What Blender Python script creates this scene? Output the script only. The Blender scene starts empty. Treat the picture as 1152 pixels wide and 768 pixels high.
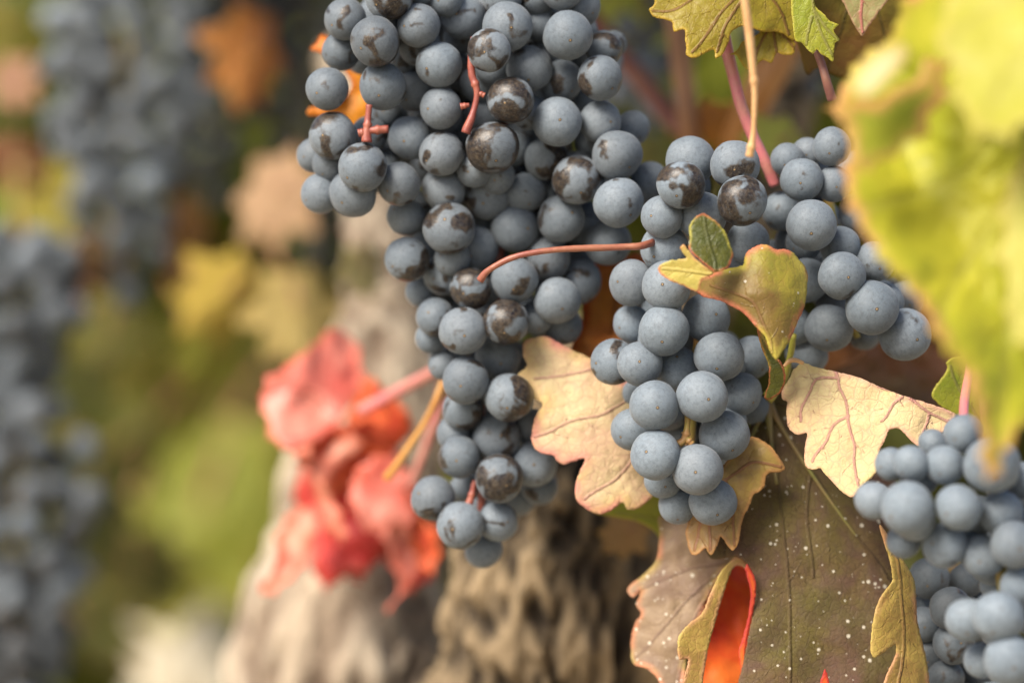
import bpy, math, random
import numpy as np
from mathutils import Vector, Matrix, Euler, noise, geometry

rnd = random.Random(7)
R = math.radians
C = bpy.context.scene.collection
SC = bpy.context.scene

# ------------------------------------------------------------------ camera, sky, sun, exposure
CAM_H, PITCH, LENS, SENSOR = 0.75, 6.0, 100.0, 36.0
cam_d = bpy.data.cameras.new('camera')
cam = bpy.data.objects.new('camera', cam_d)
C.objects.link(cam)
cam.location = (0, 0, CAM_H)
cam.rotation_euler = (R(90 - PITCH), 0, 0)
cam_d.lens, cam_d.sensor_width = LENS, SENSOR
cam_d.clip_start, cam_d.clip_end = 0.02, 2000
cam_d.dof.use_dof = True
cam_d.dof.focus_distance = 0.741
cam_d.dof.aperture_fstop = 4.6
SC.camera = cam

SUN_EL, SUN_AZ = 46.0, 222.0          # azimuth clockwise from +Y (the viewing direction)
w = bpy.data.worlds.new('World')
SC.world = w
w.use_nodes = True
nt = w.node_tree
sky = nt.nodes.new('ShaderNodeTexSky')
sky.sky_type = 'NISHITA'
sky.sun_disc = False
sky.sun_elevation = R(SUN_EL)
sky.sun_rotation = R(SUN_AZ)
sky.dust_density = 3.0
sky.air_density = 1.0
sky.ozone_density = 0.6
bg = nt.nodes['Background']
bg.inputs[1].default_value = 0.10
nt.links.new(sky.outputs[0], bg.inputs[0])

sl = bpy.data.lights.new('sun', 'SUN')
sl.energy = 3.7
sl.angle = R(28)
sl.color = (1.0, 0.93, 0.82)
so = bpy.data.objects.new('sun', sl)
C.objects.link(so)
sd = Vector((math.sin(R(SUN_AZ)) * math.cos(R(SUN_EL)), math.cos(R(SUN_AZ)) * math.cos(R(SUN_EL)), math.sin(R(SUN_EL))))
so.rotation_euler = sd.to_track_quat('Z', 'Y').to_euler()
so.location = (0, 0, 5)

SC.view_settings.view_transform = 'Standard'
SC.view_settings.look = 'None'
SC.view_settings.exposure = 1.14
SC.view_settings.gamma = 1.0
SC.render.engine = 'CYCLES'
SC.cycles.use_denoising = True
SC.cycles.max_bounces = 8

# ------------------------------------------------------------------ helpers
_c, _s = math.cos(R(PITCH)), math.sin(R(PITCH))
FWD, UP, RIGHT = Vector((0, _c, -_s)), Vector((0, _s, _c)), Vector((1, 0, 0))
ORG = Vector((0, 0, CAM_H))
PXM = SENSOR / LENS / 1152.0            # metres per photo pixel and metre of distance


def P(px, py, d):
    d, px, py = float(d), float(px), float(py)
    return ORG + d * (FWD + RIGHT * ((px - 576) * PXM) - UP * ((py - 384) * PXM))


def tag(o, label=None, cat=None, group=None, kind=None):
    if label: o['label'] = label
    if cat: o['category'] = cat
    if group: o['group'] = group
    if kind: o['kind'] = kind
    return o


def empty(name, loc, label=None, cat=None, group=None):
    o = bpy.data.objects.new(name, None)
    o.empty_display_size = 0.01
    o.location = loc
    C.objects.link(o)
    return tag(o, label, cat, group)


def mesh_obj(name, verts, faces, mat, parent=None, smooth=True, loc=None, attrs=None):
    """verts in world space; the object sits at loc (default: their centre)."""
    v = np.asarray(verts, dtype=float)
    c = v.mean(axis=0) if loc is None else np.array(loc)
    me = bpy.data.meshes.new(name)
    me.from_pydata((v - c).tolist(), [], faces)
    if attrs:
        for k, a in attrs.items():
            at = me.attributes.new(k, 'FLOAT', 'POINT')
            at.data.foreach_set('value', np.asarray(a, dtype=np.float32))
    if smooth:
        me.polygons.foreach_set('use_smooth', [True] * len(me.polygons))
    me.update()
    if mat: me.materials.append(mat)
    o = bpy.data.objects.new(name, me)
    C.objects.link(o)
    if parent:
        o.parent = parent
        o.location = Vector(c) - parent.location
    else:
        o.location = Vector(c)
    return o


def spline(pts, n):
    """Catmull-Rom through pts (tuples of any length), n steps per span."""
    p = [np.array(q, dtype=float) for q in pts]
    p = [2 * p[0] - p[1]] + p + [2 * p[-1] - p[-2]]
    out = []
    for i in range(1, len(p) - 2):
        a, b, c, d = p[i - 1], p[i], p[i + 1], p[i + 2]
        for k in range(n):
            t = k / n
            out.append(0.5 * ((2 * b) + (c - a) * t + (2 * a - 5 * b + 4 * c - d) * t * t + (3 * b - a - 3 * c + d) * t ** 3))
    out.append(p[-2])
    return out


def closed_spline(pts, step, tension=0.5):
    """Closed outline in px; corners stay fairly sharp."""
    p = [np.array(q, dtype=float) for q in pts]
    n = len(p)
    out = []
    for i in range(n):
        a, b, c, d = p[i - 1], p[i], p[(i + 1) % n], p[(i + 2) % n]
        L = np.linalg.norm(c - b)
        k = max(1, int(round(L / step)))
        m1, m2 = (c - a) * tension * 0.5, (d - b) * tension * 0.5
        cap = L * 0.9
        for m in (m1, m2):
            l = np.linalg.norm(m)
            if l > cap: m *= cap / l
        for j in range(k):
            t = j / k
            out.append((2 * t ** 3 - 3 * t * t + 1) * b + (t ** 3 - 2 * t * t + t) * m1 + (-2 * t ** 3 + 3 * t * t) * c + (t ** 3 - t * t) * m2)
    return np.array(out)


def tube(name, pts, radii, mat, parent=None, sides=12, n=8, rough=0.0, freq=60.0, loc=None, nodes=()):
    """A bent stem through world points; radius per point; nodes = fractions with a swollen joint."""
    pr = spline([tuple(p) + (r,) for p, r in zip(pts, radii)], n)
    cen = [Vector(q[:3]) for q in pr]
    rad = [q[3] for q in pr]
    N = len(cen)
    verts, faces = [], []
    side = None
    for i in range(N):
        t = (cen[min(i + 1, N - 1)] - cen[max(i - 1, 0)]).normalized()
        if side is None:
            side = t.orthogonal().normalized()
        side = (side - t * side.dot(t)).normalized()
        up = t.cross(side)
        f = i / (N - 1)
        sw = 1 + sum(0.35 * math.exp(-((f - a) / 0.025) ** 2) for a in nodes)
        for k in range(sides):
            a = 2 * math.pi * k / sides
            dv = side * math.cos(a) + up * math.sin(a)
            r = rad[i] * sw
            if rough:
                q = cen[i] + dv * r
                r *= 1 + rough * noise.noise(q * freq)
            verts.append(cen[i] + dv * r)
    for i in range(N - 1):
        for k in range(sides):
            k2 = (k + 1) % sides
            faces.append((i * sides + k, i * sides + k2, (i + 1) * sides + k2, (i + 1) * sides + k))
    faces.append(tuple(range(sides))[::-1])
    faces.append(tuple((N - 1) * sides + k for k in range(sides)))
    return mesh_obj(name, [tuple(q) for q in verts], faces, mat, parent, loc=loc)


# ------------------------------------------------------------------ materials
class NT:
    def __init__(s, name):
        s.m = bpy.data.materials.new(name)
        s.m.use_nodes = True
        s.t = s.m.node_tree
        s.t.nodes.clear()
        s.out = s.t.nodes.new('ShaderNodeOutputMaterial')

    def n(s, typ, ins=None, **props):
        x = s.t.nodes.new(typ)
        for k, v in props.items(): setattr(x, k, v)
        for k, v in (ins or {}).items():
            i = x.inputs[k]
            if hasattr(v, 'node') or isinstance(v, bpy.types.NodeSocket): s.t.links.new(v, i)
            else: i.default_value = v
        return x

    def math(s, op, a, b=0.0, c=None, clamp=False):
        ins = {0: a, 1: b}
        if c is not None: ins[2] = c
        return s.n('ShaderNodeMath', ins, operation=op, use_clamp=clamp).outputs[0]

    def step(s, v, lo, hi):
        """0 at lo, 1 at hi, smooth."""
        x = s.n('ShaderNodeMapRange', {0: v, 1: lo, 2: hi, 3: 0.0, 4: 1.0}, interpolation_type='SMOOTHSTEP')
        return x.outputs[0]

    def mix(s, f, a, b):
        x = s.n('ShaderNodeMix', None, data_type='RGBA')
        for i, v in ((0, f), (6, a), (7, b)):
            if isinstance(v, bpy.types.NodeSocket): s.t.links.new(v, x.inputs[i])
            else: x.inputs[i].default_value = v if i == 0 else (*v[:3], 1)
        return x.outputs[2]

    def noise(s, vec, scale, detail=3, rough=0.55, dist=0.0):
        return s.n('ShaderNodeTexNoise', {'Vector': vec, 'Scale': scale, 'Detail': detail, 'Roughness': rough, 'Distortion': dist}).outputs[0]

    def attr(s, name):
        return s.n('ShaderNodeAttribute', None, attribute_name=name).outputs['Fac']


def grape_material(joined=False):
    m = NT('grape skin')
    oi = m.n('ShaderNodeObjectInfo')
    tc = m.n('ShaderNodeAttribute', None, attribute_name='gco').outputs['Vector'] if joined else m.n('ShaderNodeTexCoord').outputs['Object']
    off = m.n('ShaderNodeVectorMath', {0: (61.0, 37.0, 83.0)}, operation='SCALE')
    m.t.links.new(m.attr('grnd') if joined else oi.outputs['Random'], off.inputs['Scale'])
    v = m.n('ShaderNodeVectorMath', {0: tc, 1: off.outputs[0]}, operation='ADD').outputs[0]
    sep = m.n('ShaderNodeSeparateColor', {0: oi.outputs['Color']})
    rub_shade, tone, warm = sep.outputs[0], sep.outputs[1], sep.outputs[2]
    n1 = m.noise(v, 1.0, 2, 0.45, 0.35)
    n2 = m.noise(v, 5.5, 5, 0.7, 0.3)
    n3 = m.noise(v, 22.0, 4, 0.75)
    st = m.n('ShaderNodeMapping', {'Vector': v, 'Scale': (14.0, 3.0, 5.0), 'Rotation': (0.4, 0.7, 0.2)}).outputs[0]
    n4 = m.noise(st, 1.6, 4, 0.7)
    mm = m.math('ADD', m.math('MULTIPLY', n1, 0.80), m.math('ADD', m.math('MULTIPLY', n2, 0.09), m.math('MULTIPLY', n3, 0.11)))
    thr = m.math('SUBTRACT', 0.71, m.math('MULTIPLY', rub_shade, 0.27))
    mask = m.step(m.math('SUBTRACT', mm, thr), -0.024, 0.042)
    # small scuffs where the bloom is scratched
    sc = m.step(m.math('ADD', m.math('MULTIPLY', n4, 0.55), m.math('MULTIPLY', n3, 0.45)), 0.62, 0.70)
    sc = m.math('MULTIPLY', sc, m.step(n2, 0.50, 0.64))
    sc = m.math('MULTIPLY', sc, m.math('ADD', 0.45, m.math('MULTIPLY', rub_shade, 0.6)))
    mask = m.math('MAXIMUM', mask, sc)
    # thin bloom lets the skin show through unevenly
    thin = m.math('ADD', m.math('MULTIPLY', m.step(n2, 0.44, 0.68), 0.46), m.math('MULTIPLY', m.step(n4, 0.46, 0.70), 0.30))
    bloom = m.mix(n1, (0.092, 0.120, 0.150), (0.165, 0.196, 0.226))
    bloom = m.mix(m.math('MULTIPLY', warm, 0.35), bloom, (0.17, 0.165, 0.165))
    bloom = m.mix(thin, bloom, (0.052, 0.060, 0.072))
    bloom = m.mix(m.math('MULTIPLY', m.step(n3, 0.42, 0.66), 0.26), bloom, (0.24, 0.27, 0.29))
    dark = m.mix(m.step(n2, .35, .7), (0.008, 0.006, 0.007), (0.060, 0.043, 0.028))
    remn = m.math('MULTIPLY', m.step(m.math('ADD', m.math('MULTIPLY', n3, .5), m.math('MULTIPLY', n4, .5)), 0.48, 0.66), 0.55)
    dark = m.mix(remn, dark, (0.11, 0.115, 0.12))
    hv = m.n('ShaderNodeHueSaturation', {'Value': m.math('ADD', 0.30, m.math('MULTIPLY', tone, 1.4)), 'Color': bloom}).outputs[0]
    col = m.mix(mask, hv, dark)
    # the flower scar at the free end and a few corky dots
    xyz = m.n('ShaderNodeSeparateXYZ', {0: tc})
    rr = m.math('SQRT', m.math('ADD', m.math('MULTIPLY', xyz.outputs[0], xyz.outputs[0]), m.math('MULTIPLY', xyz.outputs[1], xyz.outputs[1])))
    low = m.math('LESS_THAN', xyz.outputs[2], 0.0)
    rj = m.math('ADD', rr, m.math('MULTIPLY', m.math('SUBTRACT', n3, 0.5), 0.05))
    scar = m.math('MULTIPLY', low, m.math('SUBTRACT', 1.0, m.step(rj, 0.055, 0.085)))
    core = m.math('MULTIPLY', low, m.math('SUBTRACT', 1.0, m.step(rj, 0.022, 0.042)))
    col = m.mix(scar, col, (0.055, 0.042, 0.030))
    col = m.mix(core, col, (0.26, 0.17, 0.08))
    vo = m.n('ShaderNodeTexVoronoi', {'Vector': v, 'Scale': 5.0}, feature='F1')
    pick = m.n('ShaderNodeSeparateColor', {0: vo.outputs['Color']}).outputs[0]
    dots = m.math('MULTIPLY', m.math('SUBTRACT', 1.0, m.step(vo.outputs['Distance'], 0.05, 0.11)), m.math('GREATER_THAN', pick, 0.78))
    col = m.mix(m.math('MULTIPLY', dots, 0.75), col, (0.045, 0.035, 0.028))
    rough = m.math('ADD', 0.60, m.math('MULTIPLY', mask, -0.32))
    h = m.math('ADD', m.math('MULTIPLY', n3, 0.25), m.math('MULTIPLY', n2, 0.5))
    h = m.math('ADD', h, m.math('MULTIPLY', scar, 1.2))
    bump = m.n('ShaderNodeBump', {'Height': h, 'Strength': 0.35, 'Distance': 0.0006}).outputs[0]
    b = m.n('ShaderNodeBsdfPrincipled', {'Base Color': col, 'Roughness': rough, 'Normal': bump, 'Specular IOR Level': 0.34,
                                         'Sheen Weight': m.math('MULTIPLY', m.math('SUBTRACT', 1.0, mask), 0.10), 'Sheen Roughness': 0.5})
    m.t.links.new(b.outputs[0], m.out.inputs[0])
    return m.m


def leaf_material(name, base, alt, edge, vein, edge_w=0.003, edge_amt=1.0, alt_scale=45.0, speck=0.0, trans=0.28, rough=0.5,
                  net=0.45, net_scale=330.0, vein_amt=0.8, spot=None, spot_amt=0.0, halo=None, halo_amt=0.0, halo_w=.0045, spec=0.35, use_obj_color=False, edge2=None, bump_s=.6):
    m = NT(name)
    tc = m.n('ShaderNodeTexCoord').outputs['Object']
    ed, vd = m.attr('ed'), m.attr('vd')
    na = m.noise(tc, alt_scale, 4, 0.6, 0.3)
    nb = m.noise(tc, 260.0, 4, 0.65)
    nc = m.noise(tc, 900.0, 2, 0.6)
    if use_obj_color:
        oi = m.n('ShaderNodeObjectInfo')
        base = oi.outputs['Color']
        hs = m.n('ShaderNodeHueSaturation', {'Hue': 0.515, 'Saturation': 1.0, 'Value': 0.62, 'Color': base}).outputs[0]
        alt = hs
    col = m.mix(m.step(na, 0.36, 0.64), base, alt)
    if halo is not None:      # tissue beside the veins keeps another colour than the rest
        col = m.mix(m.math('MULTIPLY', m.math('SUBTRACT', 1.0, m.step(m.math('ADD', vd, m.math('MULTIPLY', m.math('SUBTRACT', nb, 0.5), halo_w * .7)), halo_w * .2, halo_w)), halo_amt), col, halo)
    if spot is not None:
        ns = m.noise(tc, 120.0, 5, 0.7, 0.6)
        col = m.mix(m.math('MULTIPLY', m.step(ns, 0.56, 0.66), spot_amt), col, spot)
    e = m.math('SUBTRACT', 1.0, m.step(m.math('ADD', ed, m.math('MULTIPLY', m.math('SUBTRACT', na, 0.5), edge_w * 2.2)), 0.0, edge_w))
    if edge2 is not None:
        edge = m.mix(m.step(m.noise(tc, 75.0, 2, 0.5), 0.42, 0.54), edge2, edge)
    col = m.mix(m.math('MULTIPLY', e, edge_amt), col, edge)
    wob = m.n('ShaderNodeVectorMath', {0: m.n('ShaderNodeTexNoise', {'Vector': tc, 'Scale': 350.0, 'Detail': 2}).outputs['Color']}, operation='SCALE')
    wob.inputs['Scale'].default_value = 0.0022
    tw = m.n('ShaderNodeVectorMath', {0: tc, 1: wob.outputs[0]}, operation='ADD').outputs[0]
    v1 = m.n('ShaderNodeTexVoronoi', {'Vector': tw, 'Scale': net_scale}, feature='DISTANCE_TO_EDGE').outputs[0]
    v2 = m.n('ShaderNodeTexVoronoi', {'Vector': tw, 'Scale': net_scale * 2.6}, feature='DISTANCE_TO_EDGE').outputs[0]
    l1 = m.math('SUBTRACT', 1.0, m.step(v1, 0.0, 0.09))
    l2 = m.math('SUBTRACT', 1.0, m.step(v2, 0.0, 0.12))
    nl = m.math('MAXIMUM', l1, m.math('MULTIPLY', l2, 0.5))
    col = m.mix(m.math('MULTIPLY', nl, net * 0.5), col, vein)
    col = m.mix(m.math('MULTIPLY', m.step(nb, 0.45, 0.72), 0.22), col, alt if not use_obj_color else base)
    vm = m.math('SUBTRACT', 1.0, m.step(vd, 0.00016, 0.00058))
    col = m.mix(m.math('MULTIPLY', vm, vein_amt), col, vein)
    if speck:
        vo = m.n('ShaderNodeTexVoronoi', {'Vector': tc, 'Scale': 640.0}, feature='F1')
        sp = m.n('ShaderNodeSeparateColor', {0: vo.outputs['Color']})
        dens = m.math('SUBTRACT', sp.outputs[0], m.math('MULTIPLY', m.step(na, 0.4, 0.65), 0.10))
        pk = m.math('GREATER_THAN', dens, 1.0 - speck)
        sz = m.math('ADD', 0.07, m.math('MULTIPLY', m.math('POWER', sp.outputs[1], 4.0), 0.30))
        dd = m.math('LESS_THAN', vo.outputs['Distance'], sz)
        col = m.mix(m.math('MULTIPLY', m.math('MULTIPLY', pk, dd), 0.85), col, (0.55, 0.50, 0.40))
    hgt = m.math('ADD', m.math('MULTIPLY', nl, -0.22 * net), m.math('ADD', m.math('MULTIPLY', nb, 0.5), m.math('MULTIPLY', nc, 0.15)))
    hgt = m.math('ADD', hgt, m.math('MULTIPLY', vm, 0.7))
    bump = m.n('ShaderNodeBump', {'Height': hgt, 'Strength': bump_s, 'Distance': 0.0009}).outputs[0]
    p = m.n('ShaderNodeBsdfPrincipled', {'Base Color': col, 'Roughness': rough, 'Normal': bump, 'Specular IOR Level': spec})
    tcol = m.n('ShaderNodeHueSaturation', {'Saturation': 1.15, 'Value': 1.1, 'Color': col}).outputs[0]
    t = m.n('ShaderNodeBsdfTranslucent', {'Color': tcol, 'Normal': bump})
    mx = m.n('ShaderNodeMixShader', {0: trans})
    m.t.links.new(p.outputs[0], mx.inputs[1])
    m.t.links.new(t.outputs[0], mx.inputs[2])
    m.t.links.new(mx.outputs[0], m.out.inputs[0])
    return m.m


def stem_material(name, a, b, scale=160.0, rough=0.5, streak=True):
    m = NT(name)
    tc = m.n('ShaderNodeTexCoord').outputs['Object']
    n1 = m.noise(tc, scale, 4, 0.6)
    n2 = m.noise(tc, scale * 6, 3, 0.6)
    col = m.mix(m.step(n1, 0.35, 0.65), a, b)
    col = m.mix(m.math('MULTIPLY', m.step(n2, 0.55, 0.75), 0.35), col, tuple(0.4 * x for x in a))
    bump = m.n('ShaderNodeBump', {'Height': m.math('ADD', n1, m.math('MULTIPLY', n2, 0.4)), 'Strength': 0.4, 'Distance': 0.0006}).outputs[0]
    p = m.n('ShaderNodeBsdfPrincipled', {'Base Color': col, 'Roughness': rough, 'Normal': bump})
    m.t.links.new(p.outputs[0], m.out.inputs[0])
    return m.m


def bark_material(name, a, b, crack):
    m = NT(name)
    tc = m.n('ShaderNodeTexCoord').outputs['Object']
    st = m.n('ShaderNodeMapping', {'Vector': tc, 'Scale': (1.0, 1.0, 0.35)}).outputs[0]
    n1 = m.noise(st, 70.0, 5, 0.65, 0.8)
    n2 = m.noise(st, 320.0, 4, 0.7)
    n3 = m.noise(tc, 22.0, 3, 0.5)
    col = m.mix(m.step(n3, 0.35, 0.65), a, b)
    col = m.mix(m.math('SUBTRACT', 1.0, m.step(m.attr('relief'), -0.45, 0.60)), col, crack)
    col = m.mix(m.math('MULTIPLY', m.step(n1, 0.52, 0.70), 0.55), col, tuple(x * 1.5 for x in a))
    col = m.mix(m.math('MULTIPLY', m.step(n2, 0.52, 0.70), 0.55), col, crack)
    bump = m.n('ShaderNodeBump', {'Height': m.math('ADD', n1, m.math('MULTIPLY', n2, 0.5)), 'Strength': 0.9, 'Distance': 0.004}).outputs[0]
    p = m.n('ShaderNodeBsdfPrincipled', {'Base Color': col, 'Roughness': 0.9, 'Normal': bump, 'Specular IOR Level': 0.2})
    m.t.links.new(p.outputs[0], m.out.inputs[0])
    return m.m


GRAPE = grape_material()
GRAPE_IN = grape_material(True)

# ------------------------------------------------------------------ setting: soil, cover, far rows
def soil():
    m = NT('dry stony soil')
    tc = m.n('ShaderNodeTexCoord').outputs['Object']
    n1 = m.noise(tc, 1.3, 4, 0.6)
    n2 = m.noise(tc, 18.0, 6, 0.7)
    n3 = m.noise(tc, 90.0, 4, 0.7)
    col = m.mix(m.step(n1, 0.38, 0.62), (0.34, 0.27, 0.17), (0.44, 0.37, 0.25))
    col = m.mix(m.math('MULTIPLY', m.step(n2, 0.45, 0.7), 0.6), col, (0.20, 0.15, 0.09))
    col = m.mix(m.math('MULTIPLY', m.step(n3, 0.5, 0.7), 0.4), col, (0.50, 0.44, 0.33))
    bump = m.n('ShaderNodeBump', {'Height': m.math('ADD', n2, m.math('MULTIPLY', n3, 0.4)), 'Strength': 0.8, 'Distance': 0.03}).outputs[0]
    p = m.n('ShaderNodeBsdfPrincipled', {'Base Color': col, 'Roughness': 0.95, 'Normal': bump})
    m.t.links.new(p.outputs[0], m.out.inputs[0])
    # a sheet that is fine near the vines and reaches the horizon
    xs = np.concatenate([[-600, -150, -40, -12], np.linspace(-5, 5, 41), [12, 40, 150, 600]])
    ys = np.concatenate([[-600, -150, -40, -12], np.linspace(-4, 10, 57), [20, 50, 160, 600]])
    v, f = [], []
    for y in ys:
        for x in xs:
            near = abs(x) < 5.1 and -4.1 < y < 10.1
            v.append((x, y, 0.03 * noise.noise(Vector((x * 1.3, y * 1.3, 0))) + 0.012 * noise.noise(Vector((x * 5, y * 5, 3))) if near else 0.0))
    nx = len(xs)
    for j in range(len(ys) - 1):
        for i in range(nx - 1):
            f.append((j * nx + i, j * nx + i + 1, (j + 1) * nx + i + 1, (j + 1) * nx + i))
    o = mesh_obj('ground', v, f, m.m, loc=(0, 0, 0))
    tag(o, kind='structure')


soil()

FAR_LEAF = leaf_material('foliage of other vines', (0.1, 0.12, 0.02), (0.06, 0.08, 0.015), (0.2, 0.16, 0.03), (0.15, 0.15, 0.04), use_obj_color=True, net=0.1, edge_amt=0.2, trans=0.3)
BARK_FAR = bark_material('weathered bark', (0.20, 0.15, 0.10), (0.28, 0.22, 0.15), (0.05, 0.035, 0.025))


def blade_quads(cen, size, n_dir, spin):
    """A small bent five-cornered leaf: 7 verts, 5 tris."""
    z = n_dir.normalized()
    x = z.orthogonal().normalized()
    y = z.cross(x)
    ca, sa = math.cos(spin), math.sin(spin)
    x, y = x * ca + y * sa, y * ca - x * sa
    pts = [(0, -0.5, 0), (0.42, -0.42, -.10), (0.52, 0.05, -.12), (0.22, 0.22, -.02), (0, 0.62, -.14), (-0.22, 0.22, -.02), (-0.52, 0.05, -.12), (-0.42, -0.42, -.10)]
    return [cen + (x * a + y * b + z * c) * size for a, b, c in pts] + [cen], [(8, i, (i + 1) % 8) for i in range(8)]


def vine_bush(loc, rx, ry, z0, z1, nleaf, leaf_size, colr, label, seed, trunk_r=0.04):
    rr = random.Random(seed)
    root = empty('vine_bush', Vector(loc), label, 'vine', 'vines of the rows beyond')
    V, F = [], []
    cl = [(rr.gauss(0, .45), rr.gauss(0, .45), rr.random()) for _ in range(14)]
    for _ in range(nleaf):
        if rr.random() < 0.75:
            c = rr.choice(cl)
            x, y, z = c[0] + rr.gauss(0, .2), c[1] + rr.gauss(0, .2), c[2] + rr.gauss(0, .12)
        else:
            x, y, z = rr.gauss(0, .45), rr.gauss(0, .45), rr.random()
        cen = Vector(loc) + Vector((x * rx, y * ry, z0 + (z1 - z0) * z))
        nd = Vector((x + rr.gauss(0, .5), y + rr.gauss(0, .5) - .3, 0.5 + rr.gauss(0, .5)))
        pv, pf = blade_quads(cen, leaf_size * rr.uniform(.6, 1.25), nd, rr.uniform(0, 6.28))
        k = len(V)
        V += pv
        F += [tuple(i + k for i in f) for f in pf]
    o = mesh_obj('crown', [tuple(q) for q in V], F, FAR_LEAF, root, attrs={'ed': [1.0] * len(V), 'vd': [1.0] * len(V)})
    o.color = (*colr, 1)
    L = Vector(loc)
    bark_tube('trunk', [L + Vector((0, 0, -.03)), L + Vector((.02, 0, .15)), L + Vector((-.02, .02, .3)), L + Vector((.03, 0, .5))], [trunk_r * 1.3, trunk_r, trunk_r * .9, trunk_r * .5], BARK_FAR, root, amp=.2, sides=24, n=8)
    return root


def bark_tube(name, pts, radii, mat, parent, amp=0.22, sides=170, n=60, ridge=30.0, seed=0.0, knob=0.0):
    pr = spline([tuple(p) + (r,) for p, r in zip(pts, radii)], n)
    cen = [Vector(q[:3]) for q in pr]
    N = len(cen)
    V, F, rel = [], [], []
    side = None
    for i in range(N):
        t = (cen[min(i + 1, N - 1)] - cen[max(i - 1, 0)]).normalized()
        if side is None: side = Vector((1, 0, 0))
        side = (side - t * side.dot(t)).normalized()
        up = t.cross(side)
        r0 = pr[i][3]
        for k in range(sides):
            a = 2 * math.pi * k / sides
            dv = side * math.cos(a) + up * math.sin(a)
            q = cen[i] + dv * r0
            s = Vector((q.x * ridge * 1.6, q.y * ridge * 1.6, q.z * ridge * 0.45 + seed))
            warp = noise.noise(q * 18 + Vector((seed, 0, 0))) * 1.2
            h = 1 - abs(noise.noise(s + Vector((warp, warp, 0)))) * 2.2
            h2 = noise.noise(s * 3.1) * 0.45
            big = noise.noise(q * 14 + Vector((0, seed, 0)))
            kn = noise.noise(Vector((q.x * 170 + warp, q.y * 170 + seed, q.z * 42 + warp * 1.5))) + .5 * noise.noise(Vector((q.x * 420, q.y * 420 + seed, q.z * 110)))
            rv = 0.7 * h + h2 - 0.35 + knob * 2.2 * kn
            rel.append(rv)
            V.append(tuple(cen[i] + dv * r0 * (1 + amp * (rv * 0.6 + big * 0.8))))
    for i in range(N - 1):
        for k in range(sides):
            k2 = (k + 1) % sides
            F.append((i * sides + k, i * sides + k2, (i + 1) * sides + k2, (i + 1) * sides + k))
    F.append(tuple(range(sides))[::-1])
    F.append(tuple((N - 1) * sides + k for k in range(sides)))
    return mesh_obj(name, V, F, mat, parent, attrs={'relief': rel})


# vines of the rows behind
vine_bush((-0.62, 2.75, 0), .55, .40, .12, .78, 1500, .10, (0.16, 0.17, 0.018), 'olive green bushy vine standing beyond the hanging bunches and the red leaves', 11)
vine_bush((0.42, 3.1, 0), .70, .40, .12, .95, 1500, .10, (0.12, 0.12, 0.02), 'darker green vine half hidden behind the old trunk and the middle bunches', 12)
vine_bush((-1.9, 4.6, 0), .9, .5, .12, 1.15, 1300, .12, (0.15, 0.16, 0.03), 'broad green vine in a farther row at the edge of the view', 13)
vine_bush((-0.2, 5.4, 0), 1.0, .5, .12, 1.25, 1500, .12, (0.12, 0.13, 0.03), 'tall green vine of the farther row, behind all the bunches', 14)
vine_bush((1.6, 5.0, 0), 1.0, .5, .12, 1.2, 1300, .12, (0.14, 0.12, 0.03), 'yellowing vine of the farther row behind the big yellow leaf', 15)

# ------------------------------------------------------------------ the old vine that carries everything near
BARK = bark_material('shaggy vine bark', (0.20, 0.145, 0.085), (0.30, 0.22, 0.13), (0.030, 0.022, 0.015))
BARK_PALE = bark_material('sun bleached bark', (0.36, 0.29, 0.21), (0.44, 0.37, 0.28), (0.14, 0.10, 0.07))
vine = empty('old_vine', Vector((P(470, 768, .98).x, P(470, 768, .98).y, 0)),
             'gnarled old vine trunk with shaggy brown bark, behind the hanging bunches and red leaves', 'vine')
b0 = P(410, 900, 1.0)
bark_tube('trunk', [Vector((b0.x + .02, b0.y, -.05)), Vector((b0.x + .01, b0.y, .3)), P(400, 790, 1.0), P(400, 690, 1.0), P(408, 580, 1.02), P(428, 440, 1.04), P(432, 300, 1.06), P(418, 180, 1.09), P(395, 60, 1.12)],
          [.056, .052, .041, .034, .028, .022, .0145, .013, .012], BARK_PALE, vine, amp=.26, ridge=40, seed=3, knob=.25)
bark_tube('arm', [P(560, 980, .93), P(600, 850, .905), P(622, 740, .895), P(622, 640, .89), P(640, 545, .90), P(690, 440, .93), P(770, 330, .98), P(860, 200, 1.02), P(900, 40, 1.05)],
          [.040, .037, .033, .030, .0265, .021, .016, .012, .010], BARK, vine, amp=.30, ridge=80, seed=9, knob=.42)

# ------------------------------------------------------------------ grapes
def grape_meshes():
    out = []
    for s in range(6):
        import bmesh
        bm = bmesh.new()
        bmesh.ops.create_icosphere(bm, subdivisions=4, radius=1.0)
        e = rnd.uniform(-.07, .05)
        for q in bm.verts:
            n_ = noise.noise(q.co * 1.1 + Vector((s * 9.1, 0, 0)))
            n2 = noise.noise(q.co * 2.6 + Vector((0, s * 5.3, 0)))
            k = 1 + 0.042 * n_ + 0.012 * n2
            z = q.co.z
            rr_ = math.hypot(q.co.x, q.co.y)
            d = 0.0
            if z < 0: d += 0.020 * math.exp(-(rr_ / 0.10) ** 2)
            else: d += 0.03 * math.exp(-(rr_ / 0.20) ** 2)
            q.co = Vector((q.co.x * k * (1 - e), q.co.y * k * (1 - e), z * (k - d) * (1 + e)))
        me = bpy.data.meshes.new('grape')
        bm.to_mesh(me)
        bm.free()
        me.polygons.foreach_set('use_smooth', [True] * len(me.polygons))
        me.materials.append(GRAPE)
        out.append(me)
    return out


GM = grape_meshes()


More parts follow.
